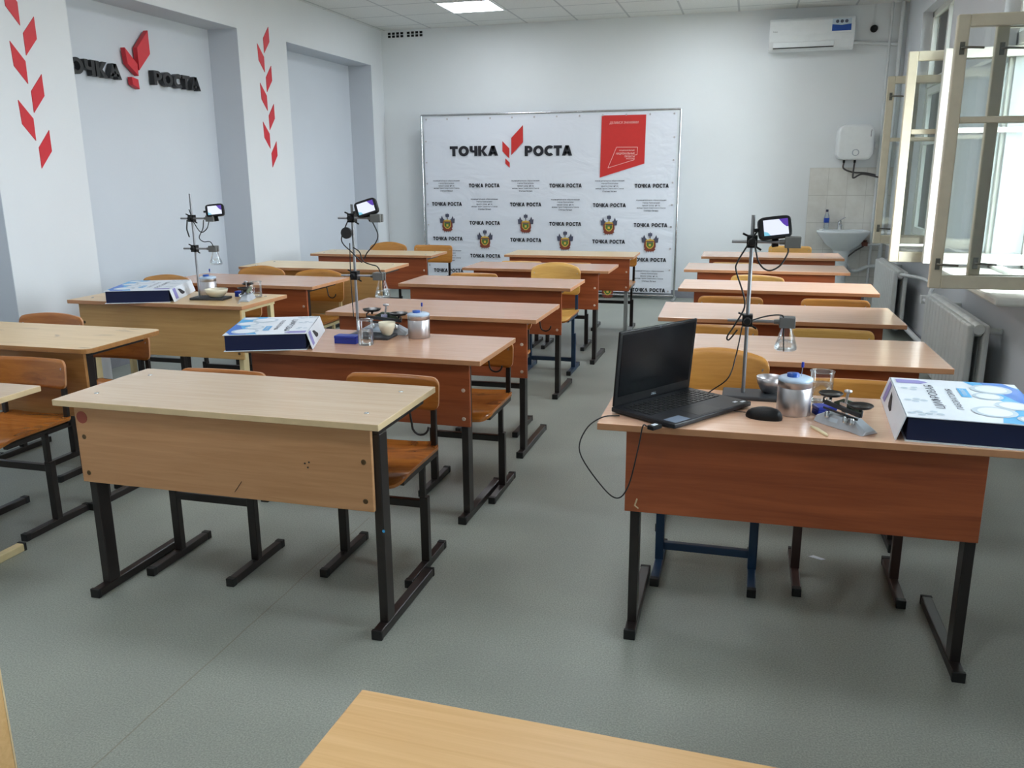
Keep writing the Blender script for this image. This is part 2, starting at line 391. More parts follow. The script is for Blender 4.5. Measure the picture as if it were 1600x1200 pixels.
for k in range(len(PILLARS)-1):            # painted reveals of the niches
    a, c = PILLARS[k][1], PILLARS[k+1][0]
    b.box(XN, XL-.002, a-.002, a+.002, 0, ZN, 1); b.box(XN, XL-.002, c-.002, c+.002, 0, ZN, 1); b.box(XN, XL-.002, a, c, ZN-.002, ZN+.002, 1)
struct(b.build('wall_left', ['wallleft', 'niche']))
b = MB()
for k in range(len(PILLARS)-1):
    a, c = PILLARS[k][1]+.004, PILLARS[k+1][0]-.004
    b.box(XN, XN+.015, a, c, 0, .09)
struct(b.build('baseboard_left', 'baseboard'))
struct(MB().box(XL, 1.3, YB-.015, YB, 0, .09).build('baseboard_back', 'baseboard'))
ZS, ZW = .83, 2.92
b = MB(); ys = sorted(WINDOWS); y = YF
for a, c in ys:
    b.box(XR, XO, y, a, 0, ZC); b.box(XR, XO, a, c, 0, ZS-.04); b.box(XR, XO, a, c, ZW, ZC); y = c
b.box(XR, XO, y, YB, 0, ZC)
struct(b.build('wall_right', 'wallgrey'))
struct(MB().box(XR-.012, XR, YF, YB, 0, .08).build('baseboard_right', 'baseboard'))
# tiled splashback behind the washbasin
struct(MB().box(.62, XR, YB-.008, YB, 0, 1.5).build('trim_1', 'tiles'))

# windows: double frames, inner at x 1.6, outer at x 1.8; the two leaves of each open into the room
SB, ST = .857, 2.225
def sash(parent, hinge, rz, wd, paint, zt=ST, handles=True, mid=1.72):
    r = MB(); h0, h1 = SB, zt; t = .022; st = .058
    r.box(0, st, -t, t, h0, h1).box(wd-st, wd, -t, t, h0, h1).box(st, wd-st, -t, t, h0, h0+.07).box(st, wd-st, -t, t, h1-.06, h1)
    if mid: r.box(st, wd-st, -t*.8, t*.8, mid-.016, mid+.016)
    o = r.build('sash', paint, parent, hinge, (0, 0, rz), .004, 1)
    zs = [(h0+.07, mid-.016), (mid+.016, h1-.06)] if mid else [(h0+.07, h1-.06)]
    for a, c in zs: MB().box(st-.006, wd-st+.006, -.002, .002, a-.006, c+.006).build('glass_pane', 'glass', o)
    if handles:
        for z in (h0+.13, h1-.16):
            hm = MB().box(wd-.042, wd-.02, t, t+.006, z-.03, z+.03).tube([(wd-.03, t, z), (wd-.03, t+.03, z), (wd-.06, t+.035, z), (wd-.125, t+.035, z-.004)], .006, 8)
            hm.build('handle', 'iron', o)
    return o
for k, (a, c) in enumerate(WINDOWS):
    wr = bpy.data.objects.new('window_%d' % (k+1), None); COL.objects.link(wr); wr.location = (0, 0, 0); struct(wr)
    fr = MB(); mid = (a+c)/2
    for X in (1.6, 1.8):
        for y0, y1 in ((a, a+.045), (c-.045, c)): fr.box(X-.03, X+.03, y0, y1, ZS, ZW)
        fr.box(X-.03, X+.03, a, c, ZS, ZS+.022); fr.box(X-.03, X+.03, a, c, ZW-.05, ZW); fr.box(X-.03, X+.03, a, c, 2.235, 2.31)
        fr.box(X-.025, X+.025, mid-.025, mid+.025, 2.31, ZW-.05)
    fr.build('window_frame', 'framew', wr)
    for X in (1.6, 1.8):
        for y0, y1 in ((a+.045, mid-.025), (mid+.025, c-.045)): MB().box(X-.002, X+.002, y0, y1, 2.31, ZW-.05).build('glass_pane', 'glass', wr)
    MB().box(1.25, XO+.06, a-.14 if k < 2 else a-.05, c+.06, ZS-.045, ZS).build('window_sill', 'framew', wr, bev=.012)
    if k < 2:
        lw = .652 if k == 0 else .56
        sash(wr, (1.60, a-.005, 0), PI, lw, 'framep'); sash(wr, (1.80, a+.075, 0), PI, lw, 'framep', handles=k == 0)
    else:
        sash(wr, (1.6, a+.045, 0), PI/2, (c-a)/2-.045, 'framep', handles=False); sash(wr, (1.8, a+.045, 0), PI/2, (c-a)/2-.045, 'framep', handles=False)
    if k == 0:
        sash(wr, (1.60, c+.0, 0), PI, .655, 'framep', handles=False); sash(wr, (1.80, c-.085, 0), PI, .655, 'framew', handles=False)
    else:
        for X in (1.6, 1.8): sash(wr, (X, c-.045, 0), -PI/2, (c-a)/2-.045, 'framew', handles=X < 1.7)

# ceiling lamps
def lamp(x, y, label):
    r = thing('ceiling_panel_lamp', label, 'ceiling light', (x, y, ZC), 0, 'square ceiling panel lamps')
    f = MB()
    for x0, x1, y0, y1 in ((-.3, .3, -.3, -.275), (-.3, .3, .275, .3), (-.3, -.275, -.275, .275), (.275, .3, -.275, .275)): f.box(x0, x1, y0, y1, -.012, 0)
    f.build('frame', 'white', r); MB().box(-.275, .275, -.275, .275, -.008, 0).build('diffuser', 'lamp', r)
lamp(-2.94, 9.1, 'bright square ceiling panel lamp above the printed backdrop')
for x, y in ((-.54, 9.1), (-2.94, 6.1), (-.54, 6.1), (-2.94, 3.1), (-.54, 3.1), (-2.94, .7), (-.54, .7)):  # unseen panels, added to light the room
    lamp(x, y, 'lit square panel lamp set into the tiled ceiling, unseen, added for light')

# ------------------------------------------------------------------ desks
ORD = 'rows of school desks'
desk_roots = {}
def desk(key, label, x, y, rot, z, W, D, top, panel, metal, pm=.07, lm=None, bolt='boltlight', rounded=0, hook=False, edge='edge', knobs=False, ptop=None, four=False):
    lm = lm or (pm+.032, pm+.032)
    r = thing('school_desk', label, 'desk', (x, y, 0), math.radians(rot), ORD); desk_roots[key] = r
    T = .022
    if rounded:
        R = rounded; pts = []
        for cx_, cy_, a0 in ((W-R, R, -90), (W-R, D-R, 0), (R, D-R, 90), (R, R, 180)):
            pts += [(cx_+R*math.cos(math.radians(a0+a)), cy_+R*math.sin(math.radians(a0+a))) for a in range(0, 91, 15)]
        tb = MB().prism(pts, z-T, z)
    else: tb = MB().box(0, W, 0, D, z-T, z)
    t = tb.build('tabletop', [top, edge], r, bev=.0025, seg=2)
    for p in t.data.polygons:
        if abs(p.normal.z) < .5: p.material_index = 1
    zb = .43
    pb = MB().box(pm, W-pm, .042, .058, zb, z-T-.001); pb.build('front_panel', panel, r, bev=.002)
    for i, lx in enumerate((lm[0], W-lm[1])):
        lg = MB().box(lx-.015, lx+.015, .062, .12, .03, z-T-.03).box(lx-.015, lx+.015, .062, D-.05, z-T-.03, z-T-.001)
        if four: lg.box(lx-.013, lx+.013, D-.1, D-.06, .0, z-T-.03)
        lg.build('leg', metal, r, bev=.003)
        sk = MB().box(lx-.0175, lx+.0175, .005, D-.015, .0, .032); sk.build('skid', metal, r, bev=.004)
        for yy in (.0, D-.02): MB().box(lx-.0185, lx+.0185, yy, yy+.014, .0, .0335).build('end_cap', 'rubber', r, bev=.002)
    if bolt:
        me = cached(('bolt', bolt), lambda: MB().lathe([(.0, -.004), (.009, -.004), (.009, -.001), (.006, 0)][::-1], axis='y', n=10).mesh('bolt', bolt))
        for bx in (pm+.028, W-pm-.028):
            for bz in (z-.14, zb+.035): place('bolt', me, r, (bx, .0405, bz))
    if knobs:
        me = cached('rivet', lambda: MB().lathe([(.008, 0), (.008, .002), (0, .003)], n=10).mesh('rivet', 'chrome'))
        for bx in (.09, W-.09):
            for by in (.11, D-.1): place('rivet', me, r, (bx, by, z))
    if hook:
        hx = W-lm[1]+.016
        pts = [(hx, D-.18, z-.05), (hx+.006, D-.18, z-.09)]+[(hx+.036-.03*math.cos(a), D-.18, z-.095-.03*math.sin(a)) for a in [PI*q/8 for q in range(0, 9)]]
        MB().tube(pts, .004, 8).build('bag_hook', 'blackm', r)
    return r
desk('F', 'light beech desk top nearest the camera, cut by the bottom edge', -.529, .505, -1.9, .74, 1.2, .5, 'fore', 'palepanel', 'blackm', edge='edgelight', bolt=None)
desk('D1', 'large pale beech desk with a scratched front panel, left foreground', -2.265, 2.274, -.33, .737, 1.213, .49, 'pale', 'palepanel', 'blackm', .048, (.068, .042), 'bolt', hook=True, knobs=True, edge='edgelight')
desk('C2', 'pinkish beech desk with the kit box and metal can behind the pale desk', -2.193, 3.244, -1.05, .73, 1.164, .523, 'beech', 'cherry', 'blackm', .063, hook=True)
desk('C3', 'empty pinkish beech desk third in the middle column', -2.202, 4.137, -.38, .75, 1.186, .548, 'beech', 'cherry', 'blackm', .06, hook=True)
desk('C4', 'empty pinkish beech desk fourth in the middle column, blue chair behind', -2.289, 5.359, -.41, .749, 1.202, .485, 'beech', 'cherry', 'blackm', .07)
desk('C5', 'empty pinkish beech desk fifth in the middle column, near the backdrop', -2.202, 6.46, -.36, .74, 1.185, .5, 'beech', 'cherry', 'blackm', .085)
desk('C6', 'light maple topped desk on grey legs right before the backdrop', -2.162, 7.552, .4, .743, 1.192, .491, 'maple', 'cherry', 'greym', .04)
desk('R1', 'beech desk with laptop and mouse, cherry front panel, right foreground', -.417, 2.478, .51, .728, 1.192, .5, 'beech_lit', 'cherry', 'blackm', .086, (.117, .1), None)
desk('R2', 'empty beech desk directly behind the laptop desk', -.434, 3.357, 1.34, .758, 1.2, .536, 'beech_lit', 'cherry', 'blackm', .11)
desk('R3', 'empty beech desk third in the window column', -.426, 4.355, 1.22, .75, 1.188, .543, 'beech_lit', 'cherry', 'blackm', .1)
desk('R4', 'empty beech desk fourth in the window column', -.419, 5.505, -.98, .75, 1.203, .485, 'beech_lit', 'cherry', 'blackm', .1)
desk('R5', 'empty beech desk fifth in the window column', -.465, 6.63, -.27, .747, 1.198, .494, 'beech_lit', 'cherry', 'blackm', .1)
desk('R6', 'empty beech desk last in the window column, before the washbasin', -.394, 7.703, .58, .745, 1.191, .506, 'beech_lit', 'cherry', 'blackm', .07)
desk('L1', 'pale desk cut by the left edge, its cream foot on the floor', -3.78, 2.05, 0, .70, 1.2, .5, 'pale', 'birchpanel', 'creamm', .06, (.1, .2), None, edge='edgelight')
desk('L2', 'old stained yellow varnished desk with rounded corners by the left edge', -3.92, 2.959, -.11, .751, 1.2, .505, 'oldtop', 'oldpanel', 'blackm', .06, rounded=.045, bolt=None, edge='oldpanel', hook=False)
desk('L3', 'birch desk with cream legs carrying a kit box by the left wall', -3.95, 4.189, -.2, .751, 1.202, .496, 'birch', 'birchpanel', 'creamm', .042, bolt='bolt', knobs=True, four=True, edge='edge')
desk('L4', 'empty beech desk behind the birch desk in the left column', -3.939, 5.012, -.92, .76, 1.2, .53, 'beech', 'cherry', 'blackm', .07, hook=True)
desk('L5', 'light maple desk with birch panel, two arched chairs before it', -3.8, 5.787, .8, .785, 1.22, .487, 'maple', 'birchpanel', 'blackm', .05, knobs=True)
desk('L6', 'light maple topped desk last in the left column by the wall', -3.981, 7.256, .91, .748, 1.209, .453, 'maple', 'cherry', 'blackm', .06, knobs=True)
# scuffs and holes on the pale desk's front panel
dr = desk_roots['D1']
MB().beam((.66, .0415, .45), (.69, .0415, .49), .001, .003, (0, 1, 0)).build('scratch', 'ink', dr)
for q in ((.93, .575), (.945, .58), (.94, .562)): MB().lathe([(.003, 0), (.003, .001)], (q[0], .0415, q[1]), 8, axis='y').build('drill_hole', 'ink', dr)
MB().lathe([(.022, 0), (.022, .001)], (.078, .0415, .668), 16, axis='y').build('red_smudge', plain('faded red sticker', (150, 74, 58), .6), dr)
MB().lathe([(.005, 0), (.005, .001)], (1.186, .061, .36), 10, axis='y').build('blue_dot', 'sky', dr)
MB().tube([(.125, .0405, .475), (.118, .0405, .452), (.13, .0405, .443)], .0025, 6).build('chip', 'edgelight', desk_roots['R1'])

# ------------------------------------------------------------------ chairs
def rounded_plate(w2, lo, hi, rad, mapf, th, nu=22, nv=8):
    """sheet with rounded corners: u across, v from lo(u) to hi(u); mapf(u, v, t) gives the point on face t (0 or 1)"""
    us = [-w2*math.cos(PI*i/nu) for i in range(nu+1)]; b = MB(); G = {}
    vs = []
    for t in (0, 1):
        for i, u in enumerate(us):
            d = min(w2-abs(u), rad); ins = rad-math.sqrt(max(0, rad*rad-(rad-d)**2)); a, c = lo(u)+ins, hi(u)-ins
            for j in range(nv+1): G[t, i, j] = len(vs); vs.append(mapf(u, a+(c-a)*j/nv, t*th))
    fs = []
    for i in range(nu):
        for j in range(nv):
            fs.append((G[0, i, j], G[0, i+1, j], G[0, i+1, j+1], G[0, i, j+1])); fs.append((G[1, i, j+1], G[1, i+1, j+1], G[1, i+1, j], G[1, i, j]))
    b.add(vs, fs, 0, True); rim = []
    for i in range(nu):
        rim.append((G[0, i+1, 0], G[0, i, 0], G[1, i, 0], G[1, i+1, 0])); rim.append((G[0, i, nv], G[0, i+1, nv], G[1, i+1, nv], G[1, i, nv]))
    for j in range(nv):
        rim.append((G[0, 0, j], G[0, 0, j+1], G[1, 0, j+1], G[1, 0, j])); rim.append((G[0, nu, j+1], G[0, nu, j], G[1, nu, j], G[1, nu, j+1]))
    b.f += rim; b.m += [1]*len(rim); b.s += [False]*len(rim)
    return b
def chair(label, x, mid, zt=.72, arc=0., bh=.128, wd=.385, metal='blackm', back='ply', seat='ply', rz=0, sz=.44, yo=0):
    r = thing('school_chair', label, 'chair', (x, mid, 0), math.radians(rz), 'school chairs')
    w2 = wd/2
    def seat_mesh():
        def mp(u, v, t):
            z = sz-.012+t+.010*(u/.19)**2
            if v < -.17: z -= .9*(v+.17)**2*5
            if v > .12: z += (v-.12)**2*5
            return (u, v, z)
        return rounded_plate(.188, lambda u: -.245, lambda u: .165, .05, mp, .012).mesh('seat', [seat, 'plyold'])
    def back_mesh():
        def mp(u, v, t): return (u, .135+t+.022*(1-(u/w2)**2)+.10*(v-zt), v)
        return rounded_plate(w2, lambda u: zt-bh, lambda u: zt+arc*(1-(u/w2)**2), .03, mp, .011).mesh('backrest', [back, 'edge'])
    place('seat', cached(('seat', seat, sz), seat_mesh), r)
    bo = place('backrest', cached(('back', back, zt, arc, bh, wd), back_mesh), r)
    bm = cached('chairbolt', lambda: MB().lathe([(0, -.004), (.006, -.003), (.006, 0)][::-1], axis='y', n=8).mesh('bolt', 'alu'))
    X = .172
    for sgn in (-1, 1):
        for q in ((zt-.04), ): place('bolt', bm, bo, (sgn*(w2-.022), .135+.022*(1-((w2-.022)/w2)**2)-.004, q))
        place('leg', cached(('leg', metal), lambda: MB().box(-.016, .016, -.012, .018, .028, .29).mesh('leg', metal)), r, (sgn*X, 0, 0), bev=.003)
        place('skid', cached(('skid', metal), lambda: MB().box(-.015, .015, -.18, .18, 0, .03).mesh('skid', metal)), r, (sgn*X, 0, 0), bev=.003)
        for e in (-1, 1): place('end_cap', cached('ccap', lambda: MB().box(-.016, .016, -.012, .012, 0, .0315).mesh('end_cap', 'rubber')), r, (sgn*X, e*.172, 0), bev=.002)
        def post():
            b = MB(); b.box(-.011, .011, -.008, .014, .285, sz-.02)
            b.box(-.011, .011, -.2, .145, sz-.034, sz-.013)
            b.beam((0, .135, sz-.03), (0, .152+(.1*(-bh+.03)), zt-bh+.0), .022, .018, (0, 1, 0)); b.beam((0, .152+.1*(-bh+.03), zt-bh), (0, .156, zt-.03), .022, .012, (0, 1, 0)); return b.mesh('side_frame', metal)
        place('side_frame', cached(('post', metal, zt, bh, sz), post), r, (sgn*.166, 0, 0), bev=.003)
    cz = .07 if metal == 'bluem' else .245
    place('crossbar', cached(('cross', metal), lambda: MB().box(-.158, .158, -.009, .016, cz, cz+.03).mesh('crossbar', metal)), r, bev=.003)
    return r
# middle column
chair('low chair with a worn orange seat at the pale foreground desk', -1.30, 2.81, .72, back='plyold', seat='seatold')
chair('low chair mostly hidden behind the left half of the pale foreground desk', -1.945, 2.655, .738, back='plyold', seat='seatold')
chair('low worn chair at the right half of the desk with the metal can', -1.24, 3.665, .70, back='plyold', seat='seatold')
chair('low chair pushed under the third desk of the middle column', -1.40, 4.66, .70, back='plyold', seat='seatold')
chair('tall yellow arched chair on a blue frame in the middle column', -1.41, 6.22, .765, .042, .2, .385, 'bluem', 'plylight', 'plylight')
chair('low chair left of the yellow arched chair in the middle column', -2.04, 6.13, .72, back='ply')
chair('low chair at the left half of the fifth middle desk', -1.93, 7.16, .712, back='plylight')
chair('low chair at the right half of the fifth middle desk', -1.48, 7.13, .712, back='ply')
chair('low chair behind the maple desk before the backdrop', -1.215, 8.07, .715, back='ply')
# window column
chair('arched chair on a blue frame behind the laptop desk', -.09, 3.05, .80, .035, .2, .385, 'bluem', 'ply', 'ply')
chair('low chair on a brown frame behind the laptop desk', .41, 3.1, .728, metal='brownm', back='ply')
chair('left chair at the second desk of the window column', -.12, 4.12, .735, back='ply')
chair('right chair at the second desk of the window column', .41, 4.12, .735, back='plylight')
chair('left chair at the third desk of the window column', -.085, 5.14, .735, back='ply')
chair('right chair at the third desk of the window column', .515, 5.15, .735, back='ply')
chair('single slightly turned chair at the fourth window desk', .04, 6.21, .735, .012, back='plylight', rz=-16)
chair('single low chair at the fifth desk of the window column', -.1, 7.32, .72, back='plylight')
chair('tall chair behind the last window desk, before the washbasin', .36, 8.25, .79, 0, .17, back='plylight', seat='plylight', rz=-8)
# left column
chair('worn orange chair before the old stained desk, left edge', -3.01, 2.79, .705, back='plyold', seat='seatold')
chair('dark low arched chair behind the old stained desk, nearer the wall', -3.63, 3.58, .735, .02, .17, .42, back='plyold', seat='seatold')
chair('low chair at the right half of the old stained desk', -3.06, 3.40, .70, back='plyold', seat='seatold')
chair('arched chair behind the kit box on the birch desk', -3.80, 4.79, .79, .03, .2, back='ply')
chair('low chair hidden under the birch desk with cream legs', -3.22, 4.70, .70, back='ply')
chair('left one of two arched chairs before the light maple desk', -3.55, 5.565, .765, .04, .2, .40, back='ply')
chair('right one of two arched chairs, cream frame, before the light maple desk', -3.06, 5.55, .755, .036, .2, .40, 'creamm', 'ply')
chair('arched chair behind the last desk in the left column', -3.48, 7.8, .77, .04, .2, .4, back='ply')
chair('square backed chair behind the last left desk, beside the backdrop', -3.0, 7.8, .785, 0, .17, .4, back='ply', seat='ply')

# ------------------------------------------------------------------ printed backdrop
bd = thing('press_backdrop', 'white printed backdrop on a steel tube frame before the back wall', 'backdrop', (-2.37, 10.1, 0))
BX = 2.37                                  # world x -> local x
def bx(x): return x+BX
fr = MB()
x0, x1, zt_, zb_ = bx(-3.925), bx(-.812), 2.152, .045
for p, q in (((x0, 0, .0), (x0, 0, zt_)), ((x1, 0, 0), (x1, 0, zt_)), ((x0, 0, zt_), (x1, 0, zt_)), ((x0, 0, zb_), (x1, 0, zb_))): fr.tube([p, q], .0125, 12)
fr.build('tube_frame', 'chrome', bd)
for xx in (x0, x1): MB().box(xx-.018, xx+.018, -.18, .16, 0, .022).build('foot', 'greym', bd, bev=.004)
N, K = 40, 26; vs = []
for j in range(K+1):
    for i in range(N+1):
        u, v_ = i/N, j/K; ww = .004*math.sin(9*u+3*v_)*math.sin(PI*u)*math.sin(PI*v_)
        vs.append((x0+.035+(x1-x0-.07)*u, -.004+ww*.3, .075+(2.125-.075)*v_))
MB().add(vs, [(j*(N+1)+i, j*(N+1)+i+1, (j+1)*(N+1)+i+1, (j+1)*(N+1)+i) for j in range(K) for i in range(N)], 0, True).build('cloth', 'banner', bd)
YP = -.0115
def ptxt(name, body, X0, Z0, wd, ht, mat, off=0, shear=0):
    MB().text(body, (bx(X0), YP, Z0), (1, 0, 0), (0, 0, 1), wd, ht, 0, 0, off, shear).build(name, mat, bd)
MB().rus('ТОЧКА', (bx(-3.561), YP, 1.671), (1, 0, 0), (0, 0, 1), .612, .118, t=.315, gap=.06).build('title_lettering', 'ink', bd)
MB().rus('РОСТА', (bx(-2.621), YP, 1.662), (1, 0, 0), (0, 0, 1), .574, .118, t=.315, gap=.06).build('title_lettering', 'ink', bd)
lf = MB()
for pl in (((-2.895, 1.839), (-2.81, 1.754), (-2.811, 1.638), (-2.896, 1.722)), ((-2.641, 2.018), (-2.642, 1.822), (-2.787, 1.675), (-2.785, 1.874)), ((-2.861, 1.641), (-2.806, 1.589), (-2.807, 1.53), (-2.861, 1.579))):
    lf.poly([(bx(a), YP, c) for a, c in pl])
lf.build('leaf_emblem', 'redprint', bd)
MB().poly([(bx(a), YP+.001, c) for a, c in ((-1.715, 1.41), (-1.202, 1.564), (-1.197, 2.101), (-1.705, 2.103))]).build('red_flag', 'redprint', bd)
ptxt('flag_lettering', 'ДЕЛИМСЯ ЗНАНИЯМИ', -1.615, 2.0, .334, .034, 'pinkprint', .0, .2)
ol = MB(); pts = [(-1.317, 1.608), (-1.623, 1.518), (-1.527, 1.749), (-1.284, 1.746), (-1.289, 1.664), (-1.314, 1.66)]
for p, q in zip(pts, pts[1:]): ol.beam((bx(p[0]), YP, p[1]), (bx(q[0]), YP, q[1]), .001, .004, (0, 1, 0))
for p, q in zip(pts, pts[1:]):
    d = Vector((q[0]-p[0], 0, q[1]-p[1])).normalized(); nrm = Vector((-d.z, 0, d.x))*.0028
    a, c = Vector((bx(p[0]), YP-.0006, p[1])), Vector((bx(q[0]), YP-.0006, q[1]))
    ol.poly([a+nrm, a-nrm, c-nrm, c+nrm])
ol.build('flag_outline', 'pinkprint', bd)
for body, X0, X1, Z0, Z1 in (('НАЦИОНАЛЬНЫЕ', -1.495, -1.318, 1.703, 1.72), ('НАЦИОНАЛЬНЫЕ', -1.53, -1.316, 1.662, 1.69), ('ПРОЕКТЫ', -1.433, -1.316, 1.634, 1.656), ('РОССИИ', -1.412, -1.316, 1.611, 1.628)):
    ptxt('flag_lettering', body, X0, Z0, X1-X0, Z1-Z0, 'pinkprint', .02)
COLS = [-3.616, -3.131, -2.612, -2.124, -1.598, -1.110]
def para(xc, zc):
    b = MB()
    for k, (body, wd) in enumerate((('муниципальное образование', .345), ('город Краснодар', .2), ('МАОУ СОШ  № 75', .2), ('имени Героя Советского Союза', .33), ('Степана Вагина', .165))):
        b.text(body, (bx(xc)-wd/2, YP, zc+.048-.0295*k), (1, 0, 0), (0, 0, 1), wd, .019 if k != 2 else .0165, 0, 0, .012)
    b.build('school_lettering', 'inksoft', bd)
def emblem_mesh():
    b = MB(); mi = dict(gold=0, green=1, slate=2, maroon=3)
    def P(pts, c, dy=0): b.poly([(x*.19, dy, z*.235) for x, z in pts], mi[c])
    for sg in (-1, 1):
        pts = [(sg*.20, -.05), (sg*.49, -.02), (sg*.52, .24), (sg*.44, .2), (sg*.37, .36), (sg*.28, .2), (sg*.2, .16)]
        P(pts if sg > 0 else pts[::-1], 'slate')
    P([(-.34, -.02), (-.36, -.2), (-.26, -.42), (.26, -.42), (.36, -.2), (.34, -.02), (.24, .12), (-.24, .12)], 'maroon', -.0004)
    P([(-.25, .02), (-.24, -.18), (-.12, -.3), (0, -.34), (.12, -.3), (.24, -.18), (.25, .02)], 'gold', -.0008)
    P([(-.2, -.02), (-.2, -.15), (-.1, -.25), (0, -.28), (.1, -.25), (.2, -.15), (.2, -.02)], 'green', -.0012)
    P([(-.2, -.01), (.2, -.01), (.2, .03), (-.2, .03)], 'slate', -.0012)
    P([(-.07, -.2), (.07, -.2), (.07, -.08), (-.07, -.08)], 'gold', -.0016)
    P([(-.27, .06), (.27, .06), (.22, .13), (.06, .14), (0, .2), (-.06, .14), (-.22, .13)], 'gold', -.0012)
    P([(-.11, .29), (.11, .29), (.13, .36), (.12, .45), (-.12, .45), (-.13, .36)], 'slate'); P([(-.03, .45), (.03, .45), (.0, .52)], 'slate')
    P([(-.04, .2), (.04, .2), (.03, .29), (-.03, .29)], 'slate')
    P([(-.36, -.36), (-.2, -.45), (.2, -.45), (.36, -.36), (.3, -.32), (-.3, -.32)], 'maroon', -.0018)
    for x in (-.22, -.07, .07, .22): P([(x-.02, -.45), (x, -.53), (x+.02, -.45)], 'maroon')
    return b.mesh('emblem', ['gold', 'green', 'slate', 'maroon'])
rows = [(1.32, 'p', 't'), (1.10, 't', 'p'), (.873, 'e', 't'), (.677, 't', 'e'), (.472, 'p', 't'), (.282, 't', 'p'), (.115, 'e', 't')]
for zc, ev, od in rows:
    for i, xc in enumerate(COLS):
        k = ev if i % 2 == 0 else od
        z2 = zc-(.006 if i > 3 else 0)+(.004 if i < 2 else 0)
        if k == 't': place('small_lettering', cached('smalltxt', lambda: MB().rus('ТОЧКА РОСТА', (-.195, 0, -.022), (1, 0, 0), (0, 0, 1), .39, .045, t=.28, gap=.1).mesh('small_lettering', 'ink')), bd, (bx(xc), YP, z2))
        elif k == 'p': para(xc, z2)
        else: place('emblem', cached('emblem', emblem_mesh), bd, (bx(xc), YP, z2))
gm = cached('grommet', lambda: MB().lathe([(.011, 0), (.011, .003), (.005, .003), (.005, 0)], axis='y', n=12).mesh('grommet', 'alu'))
for i in range(12):
    xx = x0+.07+(x1-x0-.14)*i/11
    for zz in (2.105, .1): place('grommet', gm, bd, (xx, YP-.001, zz))
for j in range(1, 8):
    for xx in (x0+.06, x1-.06): place('grommet', gm, bd, (xx, YP-.001, .1+2.0*j/8))

# ------------------------------------------------------------------ raised wall sign in the niche, red rhombi on the pillars
sg = thing('wall_sign', 'raised black lettering with red leaf emblem mounted inside the left niche', 'sign', (XN, 5.25, 2.19))
def letters(body, ya, yb_):
    adv = [heavy_glyph(ch, .27)[1] for ch in body]; gap = .09; tot = sum(adv)+gap*(len(body)-1); h = .112; u = (yb_-ya)/tot; y = ya-5.25
    for ch, a in zip(body, adv):
        MB().rus(ch, (.012, y, .002), (0, 1, 0), (0, 0, 1), a*u, h, 0, .045, .27).build('letter', 'signblack', sg); y += (a+gap)*u
letters('ТОЧКА', 5.225, 5.86); letters('РОСТА', 6.25, 6.86)
def leafp(poly):
    n = len(poly); MB().prism(poly, .012, .055, lambda a, c, z: (z, a-5.25, c-2.19)).build('leaf', 'red', sg, bev=.003)
leafp([(6.235, 2.605), (6.235, 2.425), (6.085, 2.285), (6.085, 2.455)][::-1])
leafp([(5.94, 2.44), (6.07, 2.33), (6.07, 2.24), (5.955, 2.32)][::-1])
leafp([(5.985, 2.228), (6.06, 2.215), (6.065, 2.14), (5.99, 2.17)][::-1])
ORDN = ['topmost', 'second', 'third', 'fourth', 'fifth', 'sixth', 'lowest']
def rhombus(y, z, kind, label, grp):
    if kind == 'R': pl = [(.105, 0), (.105, -.134), (0, -.246), (0, -.113)]
    else: pl = [(-.002, 0), (.1, -.108), (.097, -.245), (.004, -.146)]
    b = MB().prism([(y+a, z+c) for a, c in pl][::-1], 0, .004, lambda a, c, t: (XL+t, a, c)); tag(b.build('wall_decal', 'red'), label, 'decal', grp)
for k in range(7):
    kind = 'R' if k % 2 == 0 else 'L'; y = 7.555 if kind == 'R' else 7.445
    rhombus(y, 2.828-.1735*k, kind, ('%s red rhombus from the top on the pillar right of the lettering' % ORDN[k]) if k not in (0, 6) else '%s red rhombus on the pillar right of the lettering' % ORDN[k], 'red rhombi on the far pillar')
for k in range(1, 7):
    kind = 'R' if k % 2 == 0 else 'L'; y = 4.699 if kind == 'R' else 4.586
    rhombus(y, 2.815-.174*k, kind, ('%s visible red rhombus on the near pillar at the left edge' % ORDN[k-1]) if k < 6 else 'lowest red rhombus on the near pillar at the left edge', 'red rhombi on the near pillar')

# ------------------------------------------------------------------ back wall equipment
ac = thing('air_conditioner', 'white split air conditioner high on the back wall', 'air conditioner', (.52, YB, 2.715))
prof = [(0, .02), (0, .32), (-.17, .325), (-.195, .30), (-.20, .16), (-.19, .10), (-.15, .02), (-.1, 0)]
MB().prism(prof[::-1], -.43, .43, lambda a, c, t: (t, a, c)).build('body', 'white', ac, bev=.008)
MB().box(-.385, .23, -.197, -.18, .035, .085).build('louvre', 'white', ac, bev=.004)
MB().box(-.385, .23, -.1935, -.16, .028, .034).build('air_slot', 'black', ac)
st = MB().poly([(.2, -.2035, .18), (.39, -.2035, .18), (.39, -.2, .30), (.2, -.2, .30)], 0).poly([(.2, -.2045, .18), (.39, -.2045, .18), (.39, -.2025, .245), (.295, -.2025, .235), (.2, -.2025, .245)], 1)
for xx in (.25, .295, .34): st.lathe([(.017, 0), (.017, .001)], (xx, -.2025, .272), 14, 2, axis='y')
st.build('sticker', ['greyprint', 'bluecap', 'slate'], ac)
MB().text('Haier', (-.39, -.2015, .19), (1, 0, 0), (0, 0, 1), .045, .012, 0).build('logo', 'inksoft', ac)
tag(MB().tube([(.94, YB-.02, 2.80), (1.2, YB-.02, 2.775), (1.42, YB-.02, 2.76)], .018, 10).build('cable_trunking', 'pipe'), 'white trunking running right from the air conditioner', 'trunking')
hs = thing('round_sensor', 'small round black sensor on the back wall beside the air conditioner', 'sensor', (1.155, YB, 2.925))
MB().lathe([(.038, 0), (.036, .03), (.022, .05), (0, .056)], axis='y', n=18).build('housing', 'black', hs)
